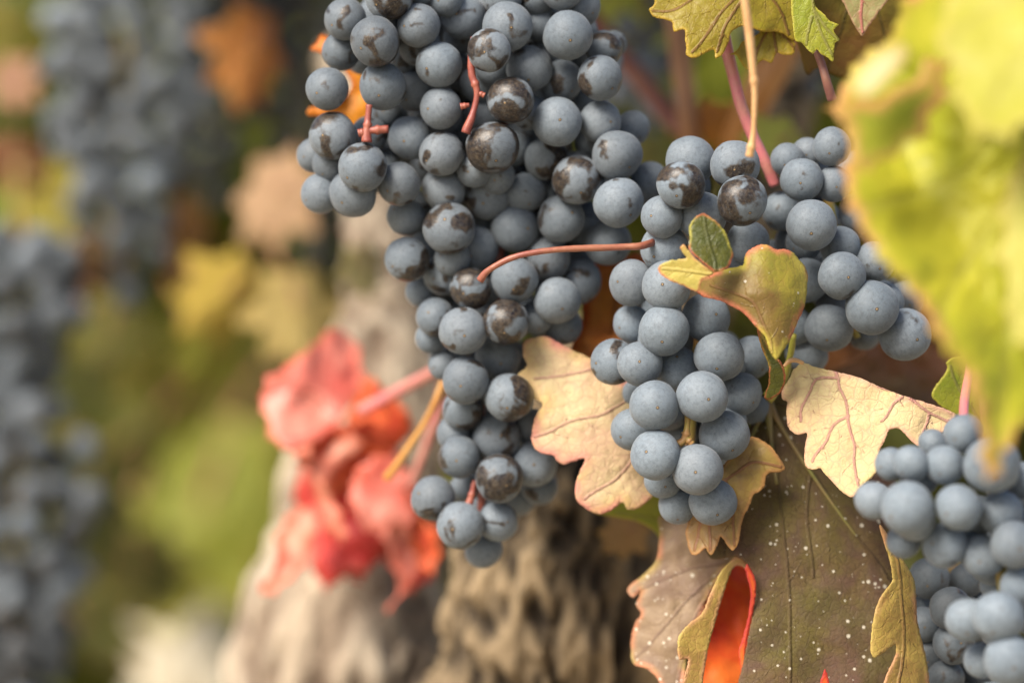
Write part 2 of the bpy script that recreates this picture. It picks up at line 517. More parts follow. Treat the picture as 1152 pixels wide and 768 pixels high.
def add_grape(root, pos, r, axis_pt, rub_shade, tone, warm, rr, name='grape'):
    o = bpy.data.objects.new(name, rr.choice(GM))
    C.objects.link(o)
    o.parent = root
    o.location = pos - root.location
    out = (pos - axis_pt)
    d = out.normalized() + Vector((rr.gauss(0, .35), -0.75 + rr.gauss(0, .3), -0.45 + rr.gauss(0, .3)))
    q = d.normalized().to_track_quat('-Z', 'Y')
    o.rotation_mode = 'QUATERNION'
    o.rotation_quaternion = q @ Euler((0, 0, rr.uniform(0, 6.28))).to_quaternion()
    o.scale = (r, r, r)
    o.color = (max(0, min(1, rub_shade + rr.gauss(0, .17))), max(0, min(1, tone + rr.gauss(0, .07))), max(0, min(1, warm + rr.gauss(0, .2))), 1)
    return o


STEM_RED = stem_material('red grape stalk', (0.19, 0.040, 0.032), (0.26, 0.075, 0.045))
STEM_GREEN = stem_material('green grape stalk', (0.28, 0.24, 0.05), (0.34, 0.17, 0.06))


def bunch(label, rows, d0, thick, rub_shade, tone, seed, stem_px, stem_mat, fill=0, warm=.3, slope=0.0, yref=300, layer_gap=.0085, group=None, twigs=(), press=.90):
    """rows: (x, y, r, layer) of every grape, in photo pixels; layer 0 = nearest the viewer.
    Depth follows from layer and from the grapes pressing on one another."""
    rr = random.Random(seed)
    a = np.array([q[:4] for q in rows], dtype=float)
    n = len(a)
    d = d0 + a[:, 3] * layer_gap + slope * (a[:, 1] - yref) / 100
    d_init = d.copy()
    rad = a[:, 2] * PXM * d0
    X, Y = (a[:, 0] - 576) * PXM, (a[:, 1] - 384) * PXM
    for it in range(260):
        for i in range(n):
            for j in range(i + 1, n):
                lat2 = ((X[i] - X[j]) * d0) ** 2 + ((Y[i] - Y[j]) * d0) ** 2
                s = press * (rad[i] + rad[j])
                if lat2 >= s * s: continue
                need = math.sqrt(s * s - lat2)
                if a[i, 3] < a[j, 3] or (a[i, 3] == a[j, 3] and d_init[i] + d[i] <= d_init[j] + d[j]): f, b = i, j
                else: f, b = j, i
                gap = d[b] - d[f]
                if gap < need:
                    e = (need - gap) * 0.3
                    d[b] += e
                    d[f] -= e * 0.6
        d += (d_init - d) * 0.012
    pos = [P(a[i, 0], a[i, 1], d[i]) for i in range(n)]
    rads = [a[i, 2] * PXM * d[i] for i in range(n)]
    tx, ty = stem_px[0]
    dmid = float(np.median(d)) + thick * .3
    top = P(tx, ty, dmid)
    root = empty('grape_bunch', top, label, 'grapes', group)
    axis = [P(x, y, dmid) for x, y in stem_px]
    order = sorted(range(n), key=lambda i: a[i, 3])[:100]
    mass = [(pos[i], rads[i]) for i in range(n) if i not in order]
    for i in order:
        ax = min(axis, key=lambda q: (q - pos[i]).length)
        rb = rows[i][4] if len(rows[i]) > 4 else rub_shade
        add_grape(root, pos[i], rads[i], ax, rb, tone, warm, rr)
    # grapes of the far side
    k = tries = 0
    while k < fill and tries < 20000:
        tries += 1
        i = rr.randrange(n)
        r = rr.uniform(.75, 1.0) * 26 * PXM * d0
        dd = d[i] + rr.uniform(.006, .012 + thick)
        p = P(a[i, 0] + rr.gauss(0, 16), a[i, 1] + rr.gauss(0, 16), dd)
        if all((p - q).length > .74 * (r + s) for q, s in zip(pos, rads)):
            # stay inside the outline the photo shows
            fx, fy, fr = 576 + (p - ORG).dot(RIGHT) / dd / PXM, 384 - (p - ORG).dot(UP) / dd / PXM, r / dd / PXM
            ok = True
            for kk in range(12):
                gap = np.hypot(a[:, 0] - fx - fr * math.cos(kk * .5236), a[:, 1] - fy - fr * math.sin(kk * .5236)) - a[:, 2]
                if gap.min() > 0 and (gap < 12).sum() < 3: ok = False
            if not ok: continue
            pos.append(p)
            rads.append(r)
            ax = min(axis, key=lambda q: (q - p).length)
            if n + k < 100: add_grape(root, p, r, ax, rub_shade, tone, warm, rr)
            else: mass.append((p, r))
            k += 1
    if mass:
        src = GM[0]
        sv = np.array([tuple(q.co) for q in src.vertices])
        sf = np.array([tuple(f.vertices) for f in src.polygons])
        V, F, G, RN = [], [], [], []
        for p, r in mass:
            mt = np.array((p - min(axis, key=lambda q: (q - p).length)).to_track_quat('-Z', 'Y').to_matrix())
            F.append(sf + len(V) * len(sv))
            V.append(sv @ mt.T * r + np.array(p))
            G.append(sv)
            RN.append(np.full(len(sv), rr.random()))
        o = mesh_obj('inner_grapes', np.concatenate(V), np.concatenate(F).tolist(), GRAPE_IN, root, attrs={'grnd': np.concatenate(RN)})
        at = o.data.attributes.new('gco', 'FLOAT_VECTOR', 'POINT')
        at.data.foreach_set('vector', np.concatenate(G).astype(np.float32).ravel())
        o.color = (rub_shade, tone, warm, 1)
        o['kind'] = 'stuff'
    tube('stem', axis, [.0022] + [.0016] * (len(axis) - 2) + [.0008], stem_mat, root, rough=.15, n=10)
    for pts, dd, w0 in twigs:
        tube('stalk', [P(x, y, dd) for x, y in pts], [w0 * .85] * (len(pts) - 1) + [w0 * 1.2], stem_mat, root, rough=.4, freq=300, nodes=(.5,))
    return root, pos, rads, d


# big bunch: upper mass and long tail
BIG = [(389, 22, 24, 2), (438, -5, 28, 1), (422, 47, 27.5, 0), (471, 29, 24.5, 1), (501, -1, 20, 2), (521, 19, 26, 3), (571, 30, 27.5, 1), (384, 58, 22, 3),
       (494, 73, 25.5, 1), (550, 57, 23.5, 0, .8), (368, 100, 24, 1), (431, 97, 26.5, 1, .5), (465, 103, 22, 3), (457, 67, 18, 4), (496, 122, 23.5, 1), (374, 153, 26, 1),
       (415, 152, 21, 3), (461, 155, 24.5, 2), (497, 173, 25.5, 1, .65), (554, 166, 29, 0, .65), (408, 188, 27.5, 0, .85), (449, 207, 24, 1, .6), (499, 213, 24.5, 2),
       (397, 218, 26, 1), (360, 218, 22, 2), (353, 175, 19, 3), (371, 186, 19, 2), (547, 220, 26, 3), (505, 257, 28, 1, .7), (457, 243, 22, 3), (436, 128, 16, 4),
       (538, 95, 20, 4), (541, 133, 20, 4), (565, -3, 22, 2), (608, 26, 22, 3), (639, 40, 28, 1, .6), (654, 8, 22, 3), (679, 55, 21, 3, .7), (596, 77, 26, 2), (631, 92, 24, 3),
       (675, 88, 25.5, 1), (574, 113, 26, 0, .9), (627, 137, 27, 1), (675, 137, 24, 2), (711, 145, 20, 4), (615, 178, 23.5, 3), (649, 202, 27.5, 1, .6), (694, 175, 28, 1),
       (696, 228, 27.5, 0, .6), (730, 205, 23, 3), (590, 217, 22, 3), (631, 246, 27, 2), (577, 167, 20, 4), (588, 147, 17, 5), (458, 292, 25, 2, .5), (536, 279, 25, 3),
       (579, 257, 27, 3), (498, 309, 22, 3), (474, 328, 18, 4), (530, 325, 23, 1, .8), (579, 315, 25, 1, .9), (617, 291, 25, 3), (627, 338, 25, 1, .6), (653, 317, 24, 4),
       (684, 273, 26, 3), (490, 357, 22, 2, .5), (485, 380, 18, 3), (521, 372, 26.5, 0, .6), (569, 362, 26, 0, .8), (603, 357, 19, 2), (633, 366, 22, 3), (560, 401, 25, 2),
       (499, 411, 17, 3), (524, 428, 26, 0, .5), (573, 447, 27.5, 0, .5), (513, 398, 18, 4), (596, 407, 18, 4), (521, 461, 23, 2), (510, 488, 20, 2), (559, 491, 25.5, 2, .5),
       (517, 514, 24, 1, .65), (562, 538, 27.5, 0, .6), (601, 522, 26, 2), (597, 480, 20, 3), (487, 560, 25, 1, .5), (518, 591, 26, 0, .6), (560, 586, 22.5, 1),
       (544, 618, 21, 2), (523, 549, 17, 3), (607, 548, 20, 3), (690, 50, 15, 5), (604, -6, 22, 3), (632, -14, 24, 2), (545, 12, 20, 4), (600, 125, 17, 4), (470, -16, 22, 2), (656, 262, 19, 5), (545, 355, 18, 4), (519, 82, 20, 5), (478, 128, 20, 5), (525, 192, 20, 5), (480, 190, 20, 5), (430, 175, 20, 5), (572, 200, 20, 5), (665, 160, 20, 5), (655, 115, 20, 5), (545, 250, 20, 5), (480, 280, 20, 5), (556, 345, 20, 5), (600, 420, 20, 5), (540, 440, 20, 5), (540, 505, 20, 5), (582, 560, 20, 5), (522, 145, 20, 5), (600, 215, 20, 5), (440, 60, 20, 5), (600, 50, 20, 5), (655, 65, 20, 5)]
big, bp, br, bd = bunch('largest bunch, blue black grapes with rubbed shiny patches, its long tail over the trunk', BIG, .757, .035, .34, .36, 21,
                        [(560, -60), (572, 60), (568, 180), (560, 300), (552, 420), (545, 520), (540, 590)], STEM_RED, fill=220, slope=.0045, yref=200, warm=.35, press=.84, layer_gap=.0055,
                        twigs=[([(533, 42), (530, 66), (531, 86), (537, 104), (531, 130), (524, 150)], .7505, .0011), ([(537, 104), (545, 108)], .7505, .0008), ([(528, 118), (518, 120)], .7505, .0008),
                               ([(415, 118), (413, 140), (412, 160)], .754, .0011), ([(412, 147), (437, 146)], .754, .0009), ([(412, 148), (403, 150)], .754, .0009),
                               ([(534, 540), (531, 556), (525, 572)], .776, .0010)])

MID = [(777, 181, 27, 2), (827, 186, 26.5, 1, .5), (766, 208, 26.5, 0, .75), (835, 226, 28, 0, .65), (745, 244, 24, 1), (790, 243, 26, 1), (748, 280, 27, 1, .4),
       (841, 272, 24, 2), (711, 318, 25.5, 2), (750, 321, 27.5, 1), (711, 364, 21, 3), (747, 372, 28, 1), (794, 357, 27, 2), (832, 302, 21, 3), (690, 407, 26, 2),
       (720, 409, 25, 1), (761, 414, 25, 2), (809, 401, 27.5, 1), (790, 446, 28.5, 0), (736, 456, 28, 0), (833, 443, 24, 2), (845, 402, 24, 3), (711, 483, 24, 2),
       (815, 489, 28, 1), (737, 511, 27, 0), (785, 528, 27.5, 0), (829, 508, 21, 3), (746, 539, 21, 2), (762, 568, 21.5, 2), (802, 564, 26.5, 1), (848, 458, 19, 4),
       (766, 485, 20, 4), (712, 443, 15, 4), (775, 385, 17, 4), (790, 290, 24, 3)]
mid, mp, mr, md = bunch('sharp central bunch of dusty blue grapes, with a curled leaf lying across it', MID, .738, .030, .04, .48, 22,
                        [(808, 196), (804, 230), (796, 280), (788, 370), (778, 460), (775, 540)], STEM_GREEN, fill=45, warm=.12,
                        twigs=[([(774, 466), (773, 480), (770, 494), (764, 500)], .741, .0010), ([(771, 492), (778, 500)], .741, .0009)])

SIDE = [(886, 180, 19, 2), (908, 172, 17, 2), (936, 165, 21.5, 1), (902, 202, 23, 1, .5), (938, 207, 20, 1), (879, 238, 22, 3), (913, 253, 29, 0), (889, 272, 17, 4), (945, 277, 23, 1),
        (947, 310, 25.5, 0, .4), (984, 294, 23, 1), (939, 346, 21, 3), (908, 315, 25, 2), (981, 346, 30, 0), (1018, 376, 29, 1, .4), (933, 369, 26, 2), (973, 376, 18, 4), (893, 367, 21, 3),
        (907, 396, 25, 3), (1020, 336, 20, 3), (965, 240, 22, 2), (992, 255, 23, 3), (1030, 305, 22, 4), (960, 190, 20, 3), (877, 330, 22, 4), (872, 290, 20, 4)]
side, sp_, sr_, sd_ = bunch('small bunch of grey blue grapes half covered by the big blurred yellow leaf', SIDE, .746, .028, .08, .40, 23,
                            [(925, 180), (930, 210), (938, 270), (950, 340), (965, 380)], STEM_GREEN, fill=25, warm=.15)

NEAR = [(983, 563, 21, 1), (1021, 571, 30, 0), (1002, 522, 18, 2), (1025, 521, 20, 1), (1050, 499, 17, 3), (1084, 487, 21.5, 1), (1063, 523, 22, 1), (1116, 523, 31, 0), (1078, 570, 25.5, 0),
        (1126, 577, 25, 1), (1017, 608, 20, 2), (1063, 613, 25, 1), (1106, 625, 24.5, 1), (1141, 612, 27, 0), (1148, 660, 23, 1), (1089, 697, 24.5, 1), (1123, 693, 28.5, 0),
        (1136, 742, 27.5, 0), (1103, 743, 19, 2), (1118, 658, 16, 3), (1152, 540, 20, 2), (1165, 590, 25, 1), (1170, 640, 25, 1), (1175, 700, 26, 1), (1165, 780, 26, 1), (1120, 790, 24, 2), (1180, 545, 24, 2)]
near, np_, nr_, nd_ = bunch('pale dusty bunch nearest the viewer, slightly blurred, under the tip of the yellow leaf', NEAR, .690, .025, 0.0, .60, 24,
                            [(1105, 400), (1110, 480), (1118, 560), (1126, 640), (1135, 740)], STEM_GREEN, fill=30, warm=.0)

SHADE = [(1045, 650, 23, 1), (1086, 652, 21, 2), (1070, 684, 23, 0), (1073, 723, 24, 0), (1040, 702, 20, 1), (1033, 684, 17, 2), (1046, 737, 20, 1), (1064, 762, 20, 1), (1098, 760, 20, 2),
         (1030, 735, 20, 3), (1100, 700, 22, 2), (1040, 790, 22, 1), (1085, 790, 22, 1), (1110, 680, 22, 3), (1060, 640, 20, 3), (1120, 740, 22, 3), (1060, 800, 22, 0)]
shade, hp_, hr_, hd_ = bunch('dark shaded bunch tucked between the brown leaf and the pale near bunch', SHADE, .757, .022, .15, .18, 25,  # low tone puts part of its shade into the grape colour
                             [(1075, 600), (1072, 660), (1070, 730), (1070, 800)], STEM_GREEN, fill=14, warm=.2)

# bunches of the neighbouring shoots, out of focus
BACK_PITCH = 26


def back_bunch(label, px, py0, py1, wid, d, seed, tone, rub_shade=.1):  # low tone with strong rubbing stands in for shade on the dim bunches
    rr = random.Random(seed)
    top, bot = P(px, py0, d), P(px, py1, d)
    H = (top - bot).length
    W = wid * PXM * d * .5
    root = empty('grape_bunch', top, label, 'grapes')
    pos = []
    t = 0
    while len(pos) < 80 and t < 1500:
        t += 1
        u = rr.random()
        prof = W * (min(1, .55 + 2.2 * u) if u < .25 else 1.1 * (1 - ((u - .25) / .75) ** 1.7 * .72))
        a = rr.uniform(0, 6.283)
        r = rr.uniform(.0064, .0076)
        q = rr.uniform(.55, 1.08)
        p = top.lerp(bot, u) + Vector((math.cos(a) * (prof - r) * q, math.sin(a) * (prof - r) * q * .8, 0))
        if all((p - s[0]).length > .92 * (r + s[1]) for s in pos):
            pos.append((p, r))
    for p, r in pos:
        ax = top.lerp(bot, .5)
        add_grape(root, p, r, Vector((top.x, top.y, p.z)), rub_shade, max(.05, tone + rr.gauss(0, .16)), .6, rr)
    tube('stem', [top + Vector((0, 0, .03)), top, top.lerp(bot, .5), bot], [.002, .002, .0016, .0008], STEM_GREEN, root)
    return root


back_bunch('long blurred bunch, the tallest of those hanging before the olive green vine', 140, -60, 350, 185, 1.28, 31, .28)
back_bunch('blurred shaded bunch hanging behind the tall one, beside the orange leaf', 245, -40, 230, 110, 1.36, 32, .08, .5)  # shade put into the grape colour by low tone
back_bunch('blurred bunch with only its tip showing, beside a yellow leaf and the tall bunch', 22, 262, 450, 160, 1.22, 33, .24)
back_bunch('blurred dark bunch at the bottom corner, below another hanging tip', 18, 425, 860, 185, 1.22, 34, .08, .45)
back_bunch('blurred bunch between the largest bunch and the central one, behind brown canes', 725, -40, 170, 110, 1.06, 35, .36)
back_bunch('blurred dark bunch in the gap below the serrated green leaves', 885, 10, 170, 110, 1.04, 36, .04, .8)  # grapes coloured darker in place of shade
back_bunch('dim blurred bunch behind the orange leaf, partly hidden by the largest bunch', 350, -80, 300, 140, 1.38, 37, .0, .9)  # darkest grape colour, standing for the deep shade here

# ------------------------------------------------------------------ traced leaves
def in_poly(pts, poly):
    x, y = pts[:, 0], pts[:, 1]
    inside = np.zeros(len(pts), bool)
    n = len(poly)
    for i in range(n):
        x1, y1 = poly[i]
        x2, y2 = poly[(i + 1) % n]
        if y1 == y2: continue
        c = ((y1 > y) != (y2 > y)) & (x < (x2 - x1) * (y - y1) / (y2 - y1) + x1)
        inside ^= c
    return inside


def seg_dist(pts, segs):
    best = np.full(len(pts), 1e9)
    for (x1, y1), (x2, y2) in segs:
        a = np.array((x1, y1), float)
        b = np.array((x2, y2), float) - a
        L = max(1e-9, b @ b)
        t = np.clip(((pts - a) @ b) / L, 0, 1)
        best = np.minimum(best, np.linalg.norm(pts - a - t[:, None] * b, axis=1))
    return best


def polyline_segs(pl):
    return [(pl[i], pl[i + 1]) for i in range(len(pl) - 1)]


def laterals(vein, seed, gap=17, ln=24):
    """Side veins that leave a main vein alternately."""
    rr = random.Random(seed)
    out = []
    pts = [np.array(p[:2]) for p in spline([tuple(map(float, p)) for p in vein], 8)]
    acc, s = 0, 1
    for i in range(1, len(pts) - 2):
        acc += np.linalg.norm(pts[i] - pts[i - 1])
        if acc > gap:
            acc = 0
            t = pts[i + 1] - pts[i]
            t = t / max(1e-9, np.linalg.norm(t))
            ang = s * R(rr.uniform(42, 58))
            q = pts[i]
            line = [tuple(q)]
            for k in range(4):
                dv = np.array((t[0] * math.cos(ang) - t[1] * math.sin(ang), t[0] * math.sin(ang) + t[1] * math.cos(ang)))
                q = q + dv * ln * rr.uniform(.85, 1.15) / 4
                ang *= .9
                line.append(tuple(q))
            out.append(line)
            s = -s
    return out


def toothed(out, deep=.22, minlen=14):
    res = []
    sgn = np.sign(sum(out[i - 1][0] * out[i][1] - out[i][0] * out[i - 1][1] for i in range(len(out))))
    for i in range(len(out)):
        a, b = np.array(out[i], float), np.array(out[(i + 1) % len(out)], float)
        L = np.linalg.norm(b - a)
        res.append(tuple(a))
        if L > minlen:
            nrm = np.array((-(b - a)[1], (b - a)[0])) / L * sgn
            res.append(tuple(a + (b - a) * .62 + nrm * L * deep))
    return res



def traced_blade(name, outline, depth, mat, parent=None, step=2.6, veins=(), fine=True, thick=.00028, wrinkle=.0009, wfreq=70.0, curl=0.0, curl_w=.004,
                 pucker=.0003, seed=1, jag=.8, tension=.9, label=None, cat=None, lat_gap=17, lat_len=26):
    """A leaf blade from its outline in photo pixels and a depth function depth(x, y) in metres: a real curved sheet with thickness."""
    rr = np.random.RandomState(seed)
    b = closed_spline(outline, step, tension)
    b = b + rr.normal(0, jag * .3, b.shape)
    lo, hi = b.min(0), b.max(0)
    gx, gy = np.meshgrid(np.arange(lo[0], hi[0], step), np.arange(lo[1], hi[1], step * .866))
    gx = gx + (np.arange(gx.shape[0]) % 2)[:, None] * step * .5
    g = np.stack([gx.ravel(), gy.ravel()], 1) + rr.uniform(-.15, .15, (gx.size, 2)) * step
    g = g[in_poly(g, b)]
    bs = [(b[i], b[(i + 1) % len(b)]) for i in range(len(b))]
    g = g[seg_dist(g, bs) > step * .6]
    pts = np.concatenate([b, g])
    vv, ee, ff, *_ = geometry.delaunay_2d_cdt([Vector(p) for p in pts], [], [list(range(len(b)))], 1, 1e-4)
    pts = np.array([(p.x, p.y) for p in vv])
    pm = PXM * depth(*pts.mean(0))
    ed = seg_dist(pts, bs) * pm
    vd = np.full(len(pts), 1.0)
    vdm = np.full(len(pts), 1.0)
    for i, pl in enumerate(veins):
        sm = [tuple(p[:2]) for p in spline([tuple(map(float, p)) for p in pl], 6)]
        sm = [(x + 1.3 * math.sin(k * .55 + i) + rr.normal(0, .25), y + 1.1 * math.sin(k * .43 + 2 * i)) for k, (x, y) in enumerate(sm)]
        vdm = np.minimum(vdm, seg_dist(pts, polyline_segs(sm)) * pm)
        for q, lt in enumerate(laterals(pl, seed * 13 + i, lat_gap, lat_len) if fine else ()):
            vd = np.minimum(vd, seg_dist(pts, polyline_segs(lt)) * pm + .00032)
            if lat_len > 20:
                for lt2 in laterals(lt, seed * 7 + q, lat_len * .22, lat_len * .36):
                    vd = np.minimum(vd, seg_dist(pts, polyline_segs(lt2)) * pm + .00042)
    vd = np.minimum(vd, vdm)
    V = []
    for k, (x, y) in enumerate(pts):
        d = depth(x, y)
        q = P(x, y, d)
        d += wrinkle * noise.noise(q * wfreq + Vector((seed * 3.7, 0, 0))) + wrinkle * .35 * noise.noise(q * wfreq * 3 + Vector((0, seed, 0)))
        d += pucker * math.exp(-(vd[k] / .0012) ** 2)
        d -= curl * math.exp(-ed[k] / curl_w)
        V.append(P(x, y, d))
    V = np.array([tuple(q) for q in V])
    F = [tuple(f) for f in ff]
    # normals, facing the viewer
    nrm = np.zeros_like(V)
    Fa = np.array(F)
    fn = np.cross(V[Fa[:, 1]] - V[Fa[:, 0]], V[Fa[:, 2]] - V[Fa[:, 0]])
    for k in range(3): np.add.at(nrm, Fa[:, k], fn)
    nrm /= np.maximum(1e-12, np.linalg.norm(nrm, axis=1))[:, None]
    m = len(V)
    V2 = np.concatenate([V, V - nrm * thick])
    F2 = F + [tuple(i + m for i in f[::-1]) for f in F]
    cnt = {}
    for f in F:
        for i in range(3):
            e = (f[i], f[(i + 1) % 3])
            cnt[e] = cnt.get(e, 0) + 1
    for (i, j) in list(cnt):
        if (j, i) not in cnt: F2.append((j, i, i + m, j + m))
    o = mesh_obj(name, V2, F2, mat, parent, attrs={'ed': np.concatenate([ed, ed]), 'vd': np.concatenate([vd, vd])})
    return tag(o, label, cat)


def plane(x0, y0, d, tx=0, ty=0, kx=0, ky=0, kxy=0):
    """Depth with tilt (m per 100 px) and curvature."""
    def f(x, y):
        u, v = (x - x0) / 100, (y - y0) / 100
        return d + tx * u + ty * v + kx * u * u + ky * v * v + kxy * u * v
    return f


M_PALE = leaf_material('pale leaf underside', (0.54, 0.435, 0.235), (0.50, 0.345, 0.21), (0.54, 0.18, 0.15), (0.40, 0.20, 0.16), edge_w=.0042, edge_amt=.85, edge2=(0.52, 0.36, 0.14), vein_amt=.7, trans=.25, rough=.6, net=.6, bump_s=.8, net_scale=300, spec=.25)
M_PALE2 = leaf_material('straw leaf underside', (0.55, 0.45, 0.235), (0.50, 0.375, 0.19), (0.54, 0.27, 0.20), (0.38, 0.16, 0.15), edge_w=.0018, edge_amt=.65, edge2=(0.50, 0.40, 0.16), vein_amt=.75, trans=.25, rough=.6, net=.55, bump_s=.8, net_scale=300, spec=.25)
M_DARK = leaf_material('bronzed leaf', (0.112, 0.062, 0.042), (0.090, 0.070, 0.024), (0.14, 0.08, 0.04), (0.062, 0.036, 0.024), edge_w=.001, edge_amt=.5, alt_scale=42, speck=.62, trans=.12, rough=.60, net=.7, net_scale=420, vein_amt=.35, bump_s=.7, halo=(0.140, 0.115, 0.014), halo_amt=.26, halo_w=.0030,
                       spot=(0.060, 0.032, 0.022), spot_amt=.45, spec=.2)
M_LOBE = leaf_material('greyed bronze leaf', (0.165, 0.105, 0.070), (0.25, 0.175, 0.105), (0.46, 0.17, 0.08), (0.14, 0.08, 0.06), edge_w=.0022, edge_amt=.8, edge2=(0.34, 0.24, 0.07), alt_scale=60, speck=.75, trans=.15, rough=.55, net=.5, net_scale=330, spec=.25, vein_amt=.5)
M_ROLL = leaf_material('rolled leaf margin', (0.42, 0.30, 0.07), (0.30, 0.19, 0.05), (0.56, 0.26, 0.16), (0.34, 0.12, 0.07), alt_scale=90, edge2=(0.48, 0.36, 0.10), vein_amt=.22, bump_s=.9, edge_w=.0016, edge_amt=.6, trans=.25, net=.4, spot=(0.22, 0.12, 0.05), spot_amt=.4)
M_RED = leaf_material('scarlet leaf', (0.72, 0.090, 0.022), (0.74, 0.19, 0.03), (0.50, 0.05, 0.04), (0.30, 0.03, 0.02), trans=.45, net=.2, edge_w=.001)
M_CURL = leaf_material('curled leaf', (0.29, 0.24, 0.030), (0.16, 0.145, 0.018), (0.52, 0.15, 0.09), (0.18, 0.075, 0.035), edge_w=.0020, edge_amt=.9, edge2=(0.46, 0.38, 0.06), vein_amt=.4, alt_scale=85, trans=.25, rough=.52, speck=.30, net=.4, spot=(0.18, 0.10, 0.028), spot_amt=.5, bump_s=.6, halo=(0.145, 0.070, 0.028), halo_amt=.65, halo_w=.0085)
M_CURLG = leaf_material('dark green curled lobe', (0.055, 0.065, 0.012), (0.085, 0.085, 0.012), (0.48, 0.11, 0.06), (0.045, 0.05, 0.01), vein_amt=.4, edge2=(0.34, 0.30, 0.05), edge_w=.0008, edge_amt=.95, alt_scale=120, trans=.15, rough=.42, net=.9, net_scale=480)
M_CURLP = leaf_material('pale yellow curled lobe', (0.48, 0.38, 0.09), (0.42, 0.35, 0.08), (0.60, 0.17, 0.12), (0.42, 0.33, 0.09), vein_amt=.3, edge2=(0.5, 0.42, 0.12), edge_w=.0009, edge_amt=.8, trans=.25, net=.5, net_scale=480)
M_BROWN = leaf_material('yellow and brown lobed leaf', (0.36, 0.25, 0.06), (0.24, 0.14, 0.05), (0.50, 0.24, 0.09), (0.24, 0.10, 0.05), edge_w=.0014, edge_amt=.7, alt_scale=70, trans=.22, rough=.45, net=.4, spot=(0.13, 0.09, 0.03), spot_amt=.4)
M_YEL = leaf_material('lemon yellow leaf', (0.33, 0.34, 0.020), (0.46, 0.43, 0.03), (0.62, 0.30, 0.13), (0.40, 0.36, 0.08), edge2=(0.5, 0.38, 0.06), edge_w=.0035, edge_amt=.8, alt_scale=28, trans=.42, rough=.5, net=.15, spot=(0.16, 0.20, 0.014), spot_amt=.5)
M_YELG = leaf_material('green part of the lemon yellow leaf', (0.20, 0.23, 0.016), (0.27, 0.28, 0.02), (0.58, 0.27, 0.10), (0.2, 0.2, 0.03), edge_w=.0035, edge_amt=.7, alt_scale=30, trans=.35, net=.15)
M_YEL2 = leaf_material('pale yellow leaf', (0.43, 0.40, 0.06), (0.38, 0.36, 0.04), (0.52, 0.40, 0.10), (0.42, 0.36, 0.10), edge_w=.003, edge_amt=.5, alt_scale=25, trans=.4, rough=.5, net=.15, spot=(0.32, 0.30, 0.03), spot_amt=.4)
M_TOP = leaf_material('yellow green leaf with brown veins', (0.40, 0.34, 0.022), (0.32, 0.27, 0.02), (0.52, 0.34, 0.04), (0.19, 0.085, 0.03), edge_w=.0011, edge_amt=.75, alt_scale=60, trans=.45, rough=.45, net=.5, net_scale=420, halo=(0.24, 0.15, 0.03), halo_amt=.4)
M_OLIVE = leaf_material('olive leaf', (0.13, 0.12, 0.015), (0.18, 0.10, 0.02), (0.26, 0.18, 0.03), (0.08, 0.06, 0.015), edge_w=.001, edge_amt=.5, trans=.3, net=.5, spot=(0.16, 0.06, 0.02), spot_amt=.5, speck=.05)
M_GREEN = leaf_material('fresh green leaf', (0.22, 0.26, 0.018), (0.28, 0.28, 0.02), (0.46, 0.40, 0.05), (0.22, 0.20, 0.05), edge_w=.0007, edge_amt=.8, trans=.35, net=.6, net_scale=480)
M_PINK = leaf_material('pinkish green leaf tip', (0.27, 0.22, 0.10), (0.22, 0.20, 0.07), (0.38, 0.16, 0.12), (0.36, 0.10, 0.09), edge_w=.001, edge_amt=.6, trans=.25, net=.3, spot=(0.32, 0.10, 0.09), spot_amt=.3)
M_RUST = leaf_material('rust orange leaf', (0.64, 0.31, 0.05), (0.52, 0.18, 0.03), (0.50, 0.12, 0.03), (0.30, 0.10, 0.03), alt_scale=40, trans=.4, net=.3, edge_w=.003)
M_ORANGE = leaf_material('bright orange leaf', (0.75, 0.36, 0.03), (0.66, 0.26, 0.02), (0.55, 0.16, 0.02), (0.4, 0.15, 0.03), trans=.45, net=.2)
M_CORAL = leaf_material('coral red leaf', (0.66, 0.14, 0.105), (0.70, 0.29, 0.22), (0.66, 0.14, 0.07), (0.50, 0.05, 0.05), alt_scale=40, trans=.3, net=.2, edge_w=.003, edge_amt=.5, spec=.5, rough=.42)
M_FIRE = leaf_material('orange red leaf', (0.62, 0.060, 0.028), (0.66, 0.14, 0.06), (0.60, 0.12, 0.03), (0.45, 0.05, 0.02), alt_scale=50, trans=.35, net=.2, edge_w=.003)
M_CRIM = leaf_material('crimson leaf', (0.50, 0.030, 0.030), (0.56, 0.06, 0.05), (0.55, 0.10, 0.06), (0.35, 0.03, 0.03), alt_scale=50, trans=.35, net=.2)
M_PEACH = leaf_material('peach coloured leaf', (0.70, 0.38, 0.27), (0.68, 0.22, 0.15), (0.60, 0.18, 0.10), (0.5, 0.2, 0.1), alt_scale=45, trans=.35, net=.2)
PET_PINK = stem_material('pink petiole', (0.48, 0.14, 0.145), (0.44, 0.18, 0.14), rough=.45)
PET_TAN = stem_material('tan dry petiole', (0.52, 0.31, 0.14), (0.44, 0.24, 0.10), rough=.55)
PET_RED = stem_material('red brown petiole', (0.20, 0.055, 0.038), (0.26, 0.10, 0.055), rough=.45)
PET_GREEN = stem_material('green petiole', (0.24, 0.23, 0.03), (0.30, 0.26, 0.05), rough=.45)
PET_VEIN = stem_material('olive brown vein', (0.20, 0.13, 0.05), (0.16, 0.15, 0.03))
PET_PURPLE = stem_material('purple petiole', (0.16, 0.06, 0.05), (0.20, 0.09, 0.06), rough=.5)
PET_ORANGE = stem_material('orange dry petiole', (0.52, 0.22, 0.05), (0.56, 0.28, 0.08), rough=.5)


def leaf_root(px, py, d, label, group=None):
    return empty('vine_leaf', P(px, py, d), label, 'leaf', group)


